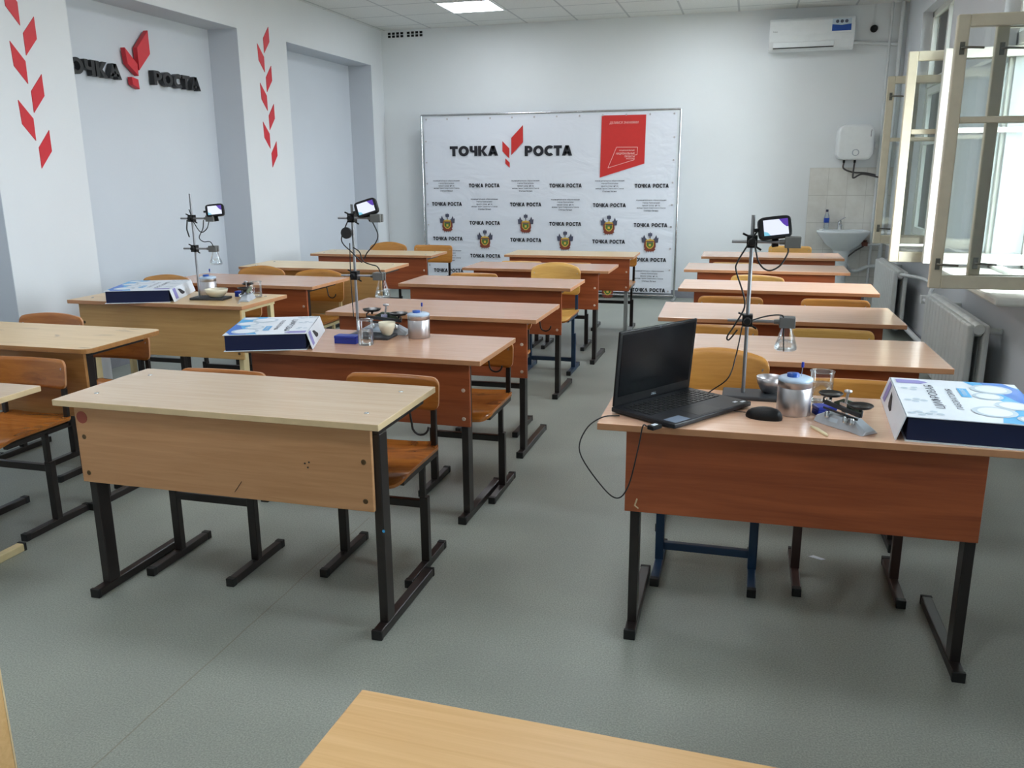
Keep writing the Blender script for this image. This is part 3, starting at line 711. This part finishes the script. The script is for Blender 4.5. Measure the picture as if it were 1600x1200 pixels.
MB().box(-.009, .009, -.014, 0, .03, .245).build('conduit', 'pipe', hs)
wh = thing('water_heater', 'white rounded square water heater above the washbasin', 'water heater', (1.045, YB, 1.58))
def rsq(a, r, n=8):
    return [(cx_+r*math.cos(math.radians(a0+90*k/n)), cz_+r*math.sin(math.radians(a0+90*k/n))) for cx_, cz_, a0 in ((a-r, a-r, 0), (-a+r, a-r, 90), (-a+r, -a+r, 180), (a-r, -a+r, 270)) for k in range(n+1)]
MB().prism(rsq(.182, .075), 0, .28, lambda a, c, t: (a, -t, c+.182)).build('tank', 'white', wh, bev=.03, seg=4)
MB().lathe([(.036, -.002), (.036, .004), (.027, .004), (.027, -.002)], (.005, -.28, .075), 24, axis='y').build('dial', 'lightgrey', wh)
MB().text('Thermex', (.14, -.2815, .31), (0, 0, -1), (1, 0, 0), .075, .014, 0, 0, .02).build('logo', 'inksoft', wh)
for xx in (-.09, .02): MB().lathe([(.012, -.03), (.012, .01)], (xx, -.13, 0), 10).build('pipe_stub', 'black', wh)
tag(MB().tube(smooth_path([(.955, YB-.13, 1.552), (.96, YB-.12, 1.49), (1.06, YB-.08, 1.45), (1.2, YB-.05, 1.44), (1.33, YB-.03, 1.41)]), .009, 8).build('water_hose', 'hose'), 'grey braided hose from the left stub of the water heater', 'hose', 'hoses under the water heater')
tag(MB().tube(smooth_path([(1.065, YB-.13, 1.552), (1.06, YB-.12, 1.42), (1.075, YB-.1, 1.39), (1.16, YB-.09, 1.43), (1.33, YB-.06, 1.395)]), .009, 8).build('water_hose', 'hose'), 'grey braided hose looping down from the right stub of the water heater', 'hose', 'hoses under the water heater')
tag(MB().box(1.27, 1.34, YB-.03, YB, 1.70, 1.77).build('power_outlet', 'white', bev=.006), 'white power outlet right of the water heater', 'outlet')
wb = thing('washbasin', 'white pedestal washbasin against beige tiles in the back corner', 'washbasin', (1.0, YB-.008, 0))
rings = [(.12, .60), (.2, .62), (.36, .68), (.48, .76), (.545, .80), (.56, .815), (.555, .828), (.53, .83), (.48, .80), (.36, .73), (.12, .70)]
vs = []; n = 32
for wd, z in rings:
    for k in range(n):
        a = 2*PI*k/n; x = wd/2*math.cos(a); y = -.235+(wd*.40)*math.sin(a); y = min(y, -.004); vs.append((x, y, z))
fs = [(i*n+k, i*n+(k+1) % n, (i+1)*n+(k+1) % n, (i+1)*n+k) for i in range(len(rings)-1) for k in range(n)]
q = MB().add(vs, fs, 0, True); q.add(vs[-n:], [tuple(range(n))]); q.add(vs[:n], [tuple(range(n-1, -1, -1))])
q.box(-.24, .24, -.12, -.002, .79, .83); q.build('basin', 'ceramic', wb)
MB().lathe([(.085, 0), (.08, .05), (.065, .3), (.075, .55), (.11, .66)], (0, -.2, 0), 24, sy=1.1).build('pedestal', 'ceramic', wb)
tp = MB().lathe([(.024, .83), (.022, .90), (.02, .925), (0, .93)], (-.03, -.08, 0), 16).tube(smooth_path([(-.03, -.08, .885), (-.025, -.14, .905), (-.022, -.19, .885)]), .011, 10).beam((-.03, -.08, .93), (.02, -.12, .965), .018, .008)
tp.build('tap', 'chrome', wb)
bt = thing('plastic_bottle', 'clear plastic bottle with a blue label standing on the washbasin', 'bottle', (.83, YB-.075, .83))
MB().lathe([(.026, 0), (.029, .01), (.029, .13), (.024, .155), (.012, .185), (.012, .197)], n=18).build('bottle_body', 'bottleplastic', bt)
MB().lathe([(.0297, .075), (.0297, .125)], n=18).build('label_wrap', 'labelblue', bt); MB().lathe([(.014, .194), (.014, .218), (0, .219)], n=14).build('cap', 'navy', bt)
wp = thing('supply_pipe', 'white and rusty supply pipes with a valve right of the washbasin', 'pipe', (1.08, YB-.06, .62))
MB().tube([(0, 0, -.06), (.06, 0, -.01), (.14, 0, .04), (.34, 0, .05)], .012, 10).build('pipe', 'pipe', wp)
MB().tube([(0, -.03, -.09), (.08, -.03, -.02), (.16, -.03, .03)], .008, 8).build('hose', 'hose', wp)
MB().box(.14, .2, -.03, .03, .03, .075).lathe([(.012, .07), (.025, .085), (.025, .095)], (.17, 0, 0), 10).build('valve', 'brass', wp)
tag(MB().tube(smooth_path([(1.06, YB-.1, .46), (1.12, YB-.06, .38), (1.2, YB-.06, .375), (1.3, YB-.05, .42), (1.4, YB-.04, .43)]), .02, 12).build('drain_hose', 'pipe'), 'thick white drain hose low on the wall right of the washbasin', 'hose')
for xx, rr in ((1.315, .014), (1.42, .022)):
    tag(MB().tube([(xx, YB-.05, .0), (xx, YB-.05, ZC)], rr, 12).build('riser_pipe', 'pipe'), 'thin white riser pipe in the back right corner' if rr < .02 else 'thicker white riser pipe deepest in the back right corner', 'pipe', 'riser pipes')
for k, xx in enumerate((-4.40, -4.15)):
    v_ = thing('wall_vent', 'small dark vent holes under the ceiling, %s of two' % ('left' if k == 0 else 'right'), 'vent', (xx, YB, 3.085), 0, 'vent holes under the ceiling')
    for i in range(4):
        for j in range(2): MB().box(i*.055, i*.055+.035, -.004, 0, j*.034, j*.034+.026).build('hole', 'black', v_)

# radiators and pipes under the windows
def section():
    b = MB()
    b.box(1.255, 1.295, -.047, .047, .085, .60).box(1.34, 1.375, -.047, .047, .085, .60)
    for z in (.11, .575): b.lathe([(.03, -.05), (.038, -.03), (.038, .03), (.03, .05)], (1.315, 0, z), 12, axis='y')
    b.box(1.29, 1.345, -.02, .02, .12, .16); b.box(1.29, 1.345, -.02, .02, .53, .6)
    return b.mesh('section', 'radiator')
for (a, c), lab in (((5.36, 6.76), 'grey white cast iron radiator under the near window'), ((8.12, 9.32), 'grey white cast iron radiator under the far window')):
    r = thing('radiator', lab, 'radiator', (0, a, 0), 0, 'radiators under the windows')
    for i in range(int((c-a)/.1)): place('section', cached('rsec', section), r, (0, .05+i*.1, .0), bev=.012)
    for yy in (.15, (c-a)-.2): MB().box(1.37, XR-.006, yy-.012, yy+.012, .53, .56).build('bracket', 'radiator', r)
tag(MB().tube(smooth_path([(1.315, 6.76, .575), (1.33, 6.9, .58), (1.40, 7.2, .60), (1.41, 7.6, .60), (1.36, 7.95, .585), (1.315, 8.12, .575)]), .014, 10).build('heating_pipe', 'pipe'), 'white heating pipe linking the two radiators', 'pipe')
tag(MB().tube([(1.40, 6.8, .10), (1.40, 9.9, .10)], .022, 12).build('heating_pipe', 'pipe'), 'white heating pipe along the floor by the window wall', 'pipe')
tag(MB().box(1.27, 1.31, 6.88, 6.94, .50, .56).tube([(1.29, 6.76, .53), (1.29, 6.95, .53)], .012, 8).build('radiator_valve', 'pipe', bev=.004), 'white valve at the far end of the near radiator', 'valve')

# ------------------------------------------------------------------ cabinet at the lower left corner
cb = thing('low_cabinet', 'beech cabinet whose side edge shows in the lower left corner', 'cabinet', (-1.388, 1.17, 0))
MB().box(-.8, 0, -.5, 0, .04, .735).build('carcass', 'fore', cb, bev=.002); MB().box(-.8, .001, -.002, .002, .04, .735).build('edge_band', 'edgelight', cb)
MB().box(-.815, .005, -.51, .005, .735, .757).build('top', 'fore', cb, bev=.002); MB().box(-.78, -.02, -.49, -.02, 0, .04).build('plinth', 'rubber', cb)

# ------------------------------------------------------------------ laboratory kit
def cable(label, pts, r=.0028, n=6, name='sensor_cable'):
    o = MB().tube(smooth_path(pts, n), r, 7).build(name, 'cable'); return tag(o, label, 'cable', 'cables on the lab stands' if name == 'sensor_cable' else None)
def lab_stand(x, y, z, where, zu, zl, bx0, rz=0, h=.62):
    r = thing('lab_stand', 'steel retort stand %s' % where, 'lab stand', (x, y, z), rz, 'retort stands')
    MB().box(bx0, bx0+.215, -.06, .06, 0, .014).build('base_plate', 'darkiron', r, bev=.004)
    MB().tube([(0, 0, .012), (0, 0, h)], .0065, 12).build('rod', 'steel', r)
    for zz in (zu, zl):
        cl = MB().box(-.017, .017, -.02, .016, zz-.02, zz+.02).lathe([(.012, 0), (.014, .012), (.01, .02)], (.0, -.018, zz), 10, axis='y').tube([(-.014, -.01, zz+.018), (-.03, -.014, zz+.026)], .004, 6).tube([(.014, 0, zz-.018), (.03, 0, zz-.028)], .004, 6)
        cl.build('clamp', 'black', r, bev=.004)
        arm = MB().tube([(-.064, -.014, zz), (.092, -.014, zz)], .0052, 10).build('arm', 'steel', r)
        MB().tube([(.085, -.014, zz), (.105, -.014, zz)], [.008, .009], 10).box(.102, .152, -.034, -.018, zz-.018, zz+.018).box(.102, .152, -.010, .006, zz-.018, zz+.018).build('jaw', 'jaw', r, bev=.003)
    return r
def sensor(x, y, z, roll, yaw, where):
    r = thing('sensor_display', 'small black data logger with a lit screen %s' % where, 'data logger', (x, y, z), yaw, 'data loggers'); r.rotation_euler = (math.radians(-12), math.radians(-roll), yaw)
    MB().prism([(a*1.0, c) for a, c in [(.052*math.copysign(min(1, abs(math.cos(t))**.35), math.cos(t)), .037+.036*math.copysign(abs(math.sin(t))**.35, math.sin(t))) for t in [2*PI*(k+.5)/24 for k in range(24)]]], -.014, .014, lambda a, c, t: (a, -t, c)).build('case', 'black', r, bev=.003)
    sc_ = MB().poly([(-.038, -.0146, .012), (.04, -.0146, .012), (.04, -.0146, .062), (-.038, -.0146, .062)], 0)
    sc_.poly([(.012, -.0149, .062), (.024, -.0149, .045), (.034, -.0149, .036), (.04, -.0149, .036), (.04, -.0149, .062)], 1).poly([(-.038, -.0149, .012), (-.018, -.0149, .012), (-.026, -.0149, .022), (-.038, -.0149, .026)], 2)
    sc_.build('screen', ['screenlit', 'screenpurple', 'screenteal'], r)
    MB().box(-.066, -.05, -.006, .006, .03, .04).build('plug', 'black', r); MB().beam((.0, .005, .0), (.0, .02, -.02), .02, .01).build('mount', 'black', r)
    return r
def flask(x, y, z, where):
    r = thing('conical_flask', 'small conical glass flask with water %s' % where, 'flask', (x, y, z), 0, 'conical flasks')
    MB().lathe([(.030, 0), (.036, .004), (.037, .012), (.018, .072), (.0165, .098), (.02, .102)], n=24).build('flask_glass', 'labglass', r)
    MB().lathe([(.001, .004), (.034, .004), (.035, .012), (.0285, .032), (.001, .032)], n=24).build('water', 'water', r)
    return r
def can(x, y, z, rad, h, where, rz=0):
    r = thing('calorimeter_can', 'aluminium calorimeter can with a blue capped lid %s' % where, 'calorimeter', (x, y, z), rz, 'aluminium calorimeters')
    MB().lathe([(rad*.96, 0), (rad, .003), (rad, h*.80), (rad*.97, h*.815), (rad*.97, h*.83), (rad*1.01, h*.84), (rad*1.01, h)], n=32).build('can_body', 'alu', r)
    MB().lathe([(rad*1.0, h), (rad*1.03, h+.003), (rad*1.0, h+.009), (rad*.8, h+.013), (0, h+.014)], n=32).build('lid', 'lidblue', r)
    MB().lathe([(rad*.36, h+.012), (rad*.36, h+.024), (0, h+.025)], (-rad*.15, -rad*.1, 0), 20).build('stopper', 'bluecap', r)
    MB().tube([(rad*.32, 0, h+.01), (rad*.36, 0, h+.045)], .0015, 6).tube([(rad*.36, 0, h+.043), (rad*.365, 0, h+.06)], .0042, 8, 1).build('stirrer', ['chrome', 'bluebox'], r)
def beaker(x, y, z, rad, h, lvl, where):
    r = thing('glass_beaker', 'clear glass beaker %s' % where, 'beaker', (x, y, z), 0, 'glass beakers')
    MB().lathe([(.001, .001), (rad*.94, .001), (rad, .006), (rad, h*.94), (rad*1.07, h), (rad*1.02, h*.985)], n=28).build('beaker_glass', 'labglass', r)
    MB().tube([(rad*1.05*math.cos(a), rad*1.05*math.sin(a), h) for a in [2*PI*k/28 for k in range(29)]], .0013, 6).build('rim', 'labglass', r)
    MB().lathe([(.001, .004), (rad*.92, .004), (rad*.97, .008), (rad*.97, h*lvl), (.001, h*lvl)], n=28).build('water', 'water', r)
def balance(x, y, z, rz, where, sc_=1):
    r = thing('balance_scale', 'grey beam balance with two black pans %s' % where, 'balance scale', (x, y, z), rz, 'beam balances'); r.scale = (sc_,)*3
    base = MB(); pr = []
    L0, L1 = -.09, .09
    st_ = [(-.095, .03, .018), (-.06, .036, .036), (.01, .036, .036), (.05, .030, .038), (.1, .036, .012)]
    vs = []
    for xx, hw, hh in st_: vs += [(xx, -hw, 0), (xx, hw, 0), (xx, hw*.55, hh), (xx, -hw*.55, hh)]
    fs = [(0, 1, 2, 3), (19, 18, 17, 16)]
    for i in range(4):
        for k in range(4): fs.append((i*4+k, (i+1)*4+k, (i+1)*4+(k+1) % 4, i*4+(k+1) % 4))
    base.add(vs, fs); base.build('base', 'scalegrey', r, bev=.003)
    MB().poly([(-.045, -.0315, .0155), (.0, -.0315, .0155), (.0, -.0262, .0275), (-.045, -.0262, .0275)]).build('maker_plate', 'greyprint', r)
    MB().box(-.008, .008, -.006, .006, .028, .062).box(-.014, .014, -.01, .012, .06, .078).build('column', 'chrome', r)
    MB().prism([(-.05, .052), (.05, .046), (.055, .06), (.02, .082), (-.02, .084), (-.055, .066)], .012, .017, lambda a, c, t: (a, t, c)).build('scale_plate', 'scalegreen', r)
    MB().beam((-.07, -.012, .066), (.07, -.012, .054), .008, .012).beam((-.066, -.02, .05), (.066, -.02, .042), .005, .006).tube([(-.075, -.012, .062), (-.075, -.012, .078), (-.06, -.008, .09)], .003, 6).tube([(.072, -.012, .05), (.074, -.012, .068), (.06, -.008, .078)], .003, 6).build('beam', 'darkiron', r)
    for xx, zz in ((-.055, .092), (.06, .080)):
        MB().lathe([(.004, zz-.016), (.005, zz-.006), (.03, zz-.003), (.037, zz+.004), (.036, zz+.006), (.028, zz), (.001, zz-.001)], (xx, -.004, 0), 26).build('pan', 'pan', r)
    MB().tube([(0, .0, .075), (.006, 0, .112)], .004, 8).lathe([(.0, .108), (.012, .112), (.012, .118), (0, .121)], (.006, 0, 0), 12).build('pointer', 'alu', r)
    for xx in (-.04, .03, .055): MB().lathe([(.008, .03), (.008, .045), (.004, .05)], (xx, -.03, -.004), 10).build('adjuster', 'chrome', r)
def small_box(x, y, z, rz, where, dims=(.09, .045, .035)):
    a, b_, c = dims; r = thing('weights_box', 'small blue plastic weights box %s' % where, 'box', (x, y, z), rz, 'blue weights boxes')
    MB().box(-a/2, a/2, -b_/2, b_/2, 0, c*.6).build('case', 'bluebox', r, bev=.002); MB().box(-a/2-.001, a/2+.001, -b_/2-.001, b_/2+.001, c*.6, c).build('lid', 'bluebox', r, bev=.003)
def bowl(x, y, z, rad, h, mat, where, name='porcelain_bowl', col='cream porcelain bowl', lip=False):
    r = thing(name, '%s %s' % (col, where), 'bowl', (x, y, z))
    MB().lathe([(rad*.4, 0), (rad*.62, h*.12), (rad*.92, h*.6), (rad, h), (rad*.95, h), (rad*.85, h*.6), (rad*.5, h*.15), (.001, h*.1)], n=28).build('bowl_body', mat, r)
def kit_box(x, y, z, rz, where, a=.37, d=.47, h=.074):
    """carton with navy sides; the flap hangs at local -x, the blue swoosh is at local +x"""
    r = thing('kit_box', 'flat white and blue laboratory kit carton %s' % where, 'box', (x, y, z), rz, 'laboratory kit cartons')
    MB().box(-a/2+.008, a/2-.006, -d/2+.006, d/2-.006, .003, h-.003).build('tray', 'navy', r, bev=.002)
    MB().box(-a/2+.004, a/2, -d/2, d/2, 0, .003).build('bottom_card', 'card', r)
    MB().box(-a/2, a/2, -d/2, d/2, h-.003, h).build('lid', 'card', r, bev=.001)
    fl = MB().add([(-a/2, -d/2, h), (-a/2, d/2, h), (-a/2-.022, d/2, .001), (-a/2-.022, -d/2, .001), (-a/2+.003, -d/2, h), (-a/2+.003, d/2, h), (-a/2-.019, d/2, .001), (-a/2-.019, -d/2, .001)],
                  [(0, 1, 2, 3), (7, 6, 5, 4), (0, 3, 7, 4), (1, 5, 6, 2), (3, 2, 6, 7), (0, 4, 5, 1)])
    fo = fl.build('side_flap', 'card', r)
    fx = lambda yy, q: (-a/2-.022*(1-q/h)-.0012, yy, q)
    MB().poly([fx(y_, q) for y_, q in ((.07, .03), (.10, .06), (.05, .055), (-.02, .028), (0, .02), (.05, .022))][::-1], 0).poly([fx(y_, q) for y_, q in ((.14, .012), (.2, .012), (.2, .072), (.14, .072))][::-1], 1).build('flap_print', ['ink', 'lilac'], fo)
    g = MB(); Z = h+.0006
    def el(cx_, cy_, rx, ry, mi, dz=0): g.poly([(cx_+rx*math.cos(2*PI*k/28), cy_+ry*math.sin(2*PI*k/28), Z+dz) for k in range(28)], mi)
    g.poly([(.035, d/2-.002, Z), (.06, d/2-.07, Z), (.10, .02, Z), (.13, -.08, Z), (.075, -.16, Z), (.06, -d/2+.002, Z), (a/2-.001, -d/2+.002, Z), (a/2-.001, d/2-.06, Z), (.13, d/2-.002, Z)][::-1], 0)
    g.poly([(.08, d/2-.002, Z+.0003), (.12, .1, Z+.0003), (.15, .0, Z+.0003), (a/2-.001, -.08, Z+.0003), (a/2-.001, .16, Z+.0003), (.15, d/2-.002, Z+.0003)][::-1], 1)
    for cx_, cy_, rr in ((.10, .15, .05), (.075, .055, .036), (.125, -.045, .042), (.06, -.13, .05), (.14, -.19, .03)):
        el(cx_, cy_, rr*1.18, rr*1.18, 3, .0006); el(cx_, cy_, rr*.9, rr*.9, 2, .0009)
    for cx_, cy_ in ((-.165, -.2), (-.14, -.215), (-.145, -.185), (-.12, -.2), (-.105, -.175), (-.09, -.2), (-.16, -.05), (-.135, -.035), (-.14, -.065), (-.115, -.05), (-.155, .10), (-.13, .085), (-.125, .115), (-.09, .2)): el(cx_, cy_, .0105, .0105, 3, .0003)
    g.poly([(-.17, .17, Z+.0004), (-.10, .17, Z+.0004), (-.075, .195, Z+.0004), (-.10, .22, Z+.0004), (-.17, .22, Z+.0004)], 4)
    g.build('lid_print', ['sky', 'royal', 'card', 'greyprint', 'lilac'], r)
    MB().text('ЦИФРОВАЯ', (-.062, -.13, Z+.0004), (0, 1, 0), (-1, 0, 0), .29, .032, 0, 0, .0).build('lid_lettering', 'slate', r)
    t = MB().text('ЛАБОРАТОРИЯ', (-.018, -.13, Z+.0004), (0, 1, 0), (-1, 0, 0), .25, .018, 0)
    t.build('lid_lettering', 'slate', r)
    MB().poly([(.0, .03, Z+.0004), (.028, .03, Z+.0004), (.028, .14, Z+.0004), (.0, .14, Z+.0004)], 0).text('ХИМИЯ', (.02, .045, Z+.0008), (0, 1, 0), (-1, 0, 0), .08, .013, 1).build('lid_tag', ['sky', 'card'], r)
    return r

# ---- on the laptop desk (top at z .728)
Z1 = .728
u = Vector((.224, .328, 0)).normalized(); v = Vector((.208, -.145, 0)).normalized()
lp = thing('laptop', 'open black laptop on the right foreground desk', 'laptop', (-.393, 2.6, Z1), math.atan2(u.y, u.x))
# local x along the hinge, local -y towards the user
MB().box(0, .39, -.258, 0, .004, .020).build('base', 'laptop', lp, bev=.004)
kb = MB()
for r_ in range(6):
    for k in range(15): kb.box(.022+k*.0232, .022+k*.0232+.0185, -.05-r_*.0195+.0, -.05-r_*.0195+.015, .0198, .0222)
kb.build('keyboard', 'keys', lp); MB().box(.13, .245, -.247, -.175, .0195, .0206).build('touchpad', 'keys', lp)
MB().box(.012, .082, -.252, -.205, .0195, .0207).build('sticker', 'sticker', lp)
MB().box(.335, .352, -.232, -.222, .0195, .0207).box(.356, .376, -.246, -.236, .0195, .0207).build('badge', 'card', lp)
sd = MB().box(.003, .387, -.008, 0, .0, .248).build('screen_lid', 'black', lp, (0, 0, .02), (math.radians(-1+6), 0, 0), .004)
MB().box(.018, .372, -.0092, -.0075, .032, .236).build('screen', 'screenoff', sd); MB().text('DELL', (.182, -.0094, .011), (1, 0, 0), (0, 0, 1), .024, .008, 0).build('logo', 'greyprint', sd)
MB().lathe([(.003, 0), (.003, .001)], (.195, -.0085, .242), 10, axis='y').build('webcam', 'slate', sd)
us = thing('usb_receiver', 'small black usb adapter plugged into the left side of the laptop', 'usb adapter', (-.225, 2.468, Z1+.003), math.atan2(u.y, u.x))
MB().box(-.045, -.002, -.012, .012, 0, .014).build('case', 'black', us, bev=.003); MB().box(-.035, -.016, -.008, .006, .0135, .0146).build('label_patch', 'card', us)
cable('thin black cable looping down off the left end of the laptop desk', [(-.36, 2.56, Z1+.004), (-.41, 2.53, Z1+.004), (-.455, 2.50, Z1-.03), (-.47, 2.48, Z1-.1), (-.40, 2.455, Z1-.19), (-.345, 2.44, Z1-.225), (-.31, 2.44, Z1-.18), (-.285, 2.45, Z1-.06), (-.275, 2.463, Z1+.004), (-.262, 2.452, Z1+.009)], .0022, name='usb_cable')
ms = thing('computer_mouse', 'black computer mouse beside the laptop', 'mouse', (.078, 2.655, Z1), math.radians(-18))
vs = []; R_ = [(1.0, 0), (1.03, .006), (1.0, .014), (.9, .023), (.72, .030), (.45, .0345), (.18, .036)]
for sc_, z in R_:
    for k in range(24):
        a = 2*PI*k/24; vs.append((.056*sc_*math.cos(a), .031*sc_*math.sin(a)*(1-.12*math.cos(a)), z*(1+.14*math.cos(a)*sc_)))
q = MB().add(vs, [(i*24+k, i*24+(k+1) % 24, (i+1)*24+(k+1) % 24, (i+1)*24+k) for i in range(6) for k in range(24)], 0, True); q.add(vs[-24:], [tuple(range(24))], 0, True); q.add(vs[:24], [tuple(range(23, -1, -1))])
q.build('shell', 'black', ms); MB().lathe([(.006, -.003), (.006, .003)], (-.03, 0, .0245), 12, axis='y').build('scroll_wheel', 'blackgloss', ms)
tag(MB().tube(smooth_path([(.022, 2.675, Z1+.01), (-.005, 2.70, Z1+.004), (-.03, 2.72, Z1+.003)]), .0018, 6).build('mouse_cable', 'cable'), 'short thin cable between the mouse and the laptop', 'cable')
lab_stand(.012, 2.915, Z1, 'behind the laptop on the right foreground desk', .525, .264, -.068, 0, .61)
sensor(.085, 2.899, Z1+.534, 6, math.radians(12), 'on the stand behind the laptop')
flask(.139, 2.901, Z1+.170, 'held by the stand behind the laptop')
D = lambda *p: (.012+p[0], 2.9+p[1], Z1+p[2])
cable('black lead hanging left of the stand behind the laptop', [D(.015, 0, .56), D(-.01, -.01, .52), D(-.042, -.01, .46), D(-.045, -.01, .43), D(-.02, -.012, .36), D(-.012, -.01, .31), D(-.04, -.012, .25), D(-.062, -.012, .21), D(-.055, -.012, .2), D(-.03, -.012, .235)])
cable('black lead looping under the upper clamp behind the laptop', [D(.008, -.012, .52), D(.025, -.015, .46), D(.055, -.02, .435), D(.09, -.02, .45), D(.112, -.016, .49), D(.112, -.012, .51)])
cable('black lead arching from the lower clamp to the flask', [D(.015, -.02, .27), D(.06, -.02, .285), D(.1, -.018, .29), D(.114, -.016, .28), D(.117, -.014, .23), D(.122, 0, .17)], .0024)
cable('black lead running from the lower clamp down to the laptop', [D(-.015, -.014, .25), D(-.03, -.03, .15), D(-.05, -.06, .08), D(-.10, -.04, .03), D(-.125, -.05, .012)], .0022)
can(.168, 2.735, Z1, .052, .108, 'beside the mouse')
beaker(.262, 2.90, Z1, .037, .105, .62, 'behind the calorimeter on the laptop desk')
bowl(.098, 2.935, Z1+.014, .045, .055, 'alu', 'behind the calorimeter on the laptop desk', 'metal_bowl', 'small grey metal bowl')
balance(.308, 2.617, Z1, math.radians(-47), 'on the laptop desk', .97)
small_box(.262, 2.745, Z1, math.radians(20), 'behind the balance on the laptop desk', (.06, .05, .03))
tag(MB().add([(x_, y_, z_) for z_ in (0, .006) for x_, y_ in ((0, 0), (.03, -.012), (.075, -.05), (.085, -.066), (.076, -.066), (.04, -.038), (.006, -.012))],
             [tuple(range(6, -1, -1)), tuple(range(7, 14))]+[(k, (k+1) % 7, 7+(k+1) % 7, 7+k) for k in range(7)]).build('plastic_spatula', 'bone', None, (.212, 2.598, Z1), (0, 0, -.5), .002), 'small bone coloured spatula before the balance on the laptop desk', 'spatula')
kit_box(.655, 2.745, Z1, math.radians(-3), 'at the right end of the laptop desk', .37, .49)

# ---- on the second middle desk (top at z .73)
Z2 = .73
kit_box(-2.085, 3.42, Z2, math.radians(180+21), 'on the desk behind the pale foreground desk', .36, .46)
small_box(-1.735, 3.455, Z2, math.radians(2), 'beside the kit carton in the middle column', (.105, .055, .036))
beaker(-1.632, 3.43, Z2, .035, .115, .62, 'beside the blue box in the middle column')
lab_stand(-1.752, 3.605, Z2, 'on the desk behind the pale foreground desk', .552, .29, -.04, 0, .612)
sensor(-1.662, 3.589, Z2+.562, 17, math.radians(10), 'on the middle retort stand')
flask(-1.612, 3.591, Z2+.192, 'held by the middle retort stand')
D = lambda *p: (-1.752+p[0], 3.59+p[1], Z2+p[2])
cable('black lead bowing out left of the middle stand', [D(-.01, 0, .55), D(-.045, -.01, .47), D(-.04, -.01, .435), D(.0, -.012, .40), D(.03, -.012, .37), D(.05, -.012, .352)])
cable('black lead bowing out right of the middle stand', [D(.112, -.012, .535), D(.135, -.012, .48), D(.12, -.012, .44), D(.08, -.012, .40), D(.062, -.012, .37)])
cable('black lead dropping from the middle of the middle stand to its flask', [D(.01, -.01, .42), D(.04, -.012, .40), D(.055, -.012, .36), D(.09, -.012, .345), D(.125, -.012, .335), D(.142, -.008, .30)])
cable('black lead with a plug hanging straight down the middle stand', [D(-.006, -.012, .44), D(-.01, -.013, .3), D(-.008, -.013, .16), D(-.006, -.013, .10)], .0022)
MBp = MB().lathe([(.026, -.006), (.026, .006)], (-1.772, 3.578, Z2+.485), 16, axis='y').build('cable_coil', 'cable'); tag(MBp, 'black coiled cable tucked under the upper clamp of the middle stand', 'cable')
bowl(-1.602, 3.60, Z2+.014, .040, .062, 'cream', 'on the base of the middle retort stand', 'porcelain_mortar', 'small cream porcelain mortar')
can(-1.465, 3.655, Z2, .051, .104, 'on the middle desk')
balance(-1.66, 3.715, Z2, 0, 'behind the mortar in the middle column', 1.2)

# ---- on the birch desk in the left column (top at z .751)
Z3 = .751
kit_box(-3.52, 4.40, Z3, math.radians(180+22), 'on the birch desk by the left wall', .37, .5)
lab_stand(-3.172, 4.40, Z3, 'on the birch desk by the left wall', .478, .302, -.035, math.radians(6), .62)
sensor(-3.01, 4.40, Z3+.488, 5, math.radians(22), 'on the left retort stand')
flask(-3.036, 4.40, Z3+.208, 'held by the left retort stand')
D = lambda *p: (-3.172+p[0], 4.386+p[1], Z3+p[2])
cable('black lead looping from the upper clamp of the left stand', [D(-.005, 0, .53), D(.03, -.01, .45), D(.07, -.012, .40), D(.11, -.01, .42), D(.125, -.005, .46)])
cable('black lead curling down to the flask of the left stand', [D(.09, -.005, .47), D(.085, -.012, .42), D(.055, -.012, .37), D(.08, -.012, .345), D(.125, -.012, .345), D(.143, -.006, .315)])
cable('short black lead with a plug on the left stand', [D(-.02, -.005, .47), D(-.025, -.01, .42), D(-.02, -.012, .40), D(-.012, -.012, .37)], .004)
can(-3.235, 4.585, Z3, .05, .10, 'behind the left retort stand')
bowl(-3.06, 4.41, Z3+.014, .068, .048, 'cream', 'on the base of the left retort stand', 'evaporating_dish', 'shallow cream porcelain dish')
small_box(-2.985, 4.55, Z3, math.radians(8), 'behind the porcelain dish on the birch desk', (.06, .045, .034))
beaker(-2.875, 4.545, Z3, .034, .095, .3, 'behind the balance on the birch desk')
balance(-2.865, 4.43, Z3, math.radians(-72), 'at the right end of the birch desk', .95)

tag(MB().prism([(0, 0), (.05, .004), (.06, .02), (.01, .022)], 0, .002).build('paper_scrap', 'card', None, (.30, 3.27, 0), (0, 0, -.5)), 'tiny white paper scrap on the floor behind the laptop desk', 'paper scrap')

# ------------------------------------------------------------------ tree outside the windows
random.seed(3)
tr = thing('garden_tree', 'green tree outside beyond the open windows', 'tree', (7.5, 11.5, -3))
MB().tube([(0, 0, 0), (.1, .1, 2.5), (.0, .2, 4.5)], [.2, .16, .09], 10).build('trunk', 'bark', tr)
lv = MB()
for _ in range(2600):
    d = Vector((random.gauss(0, 1), random.gauss(0, 1), random.gauss(0, 1))).normalized()*(random.random()**.4); c = Vector((d.x*2.0, d.y*2.2, 5.2+d.z*1.9))
    a = Vector((random.gauss(0, 1), random.gauss(0, 1), random.gauss(0, .6))).normalized()*.12; e = a.orthogonal().normalized()*.06
    lv.poly([c-a, c+e, c+a, c-e])
lo = lv.build('foliage', 'foliage', tr); lo['kind'] = 'stuff'
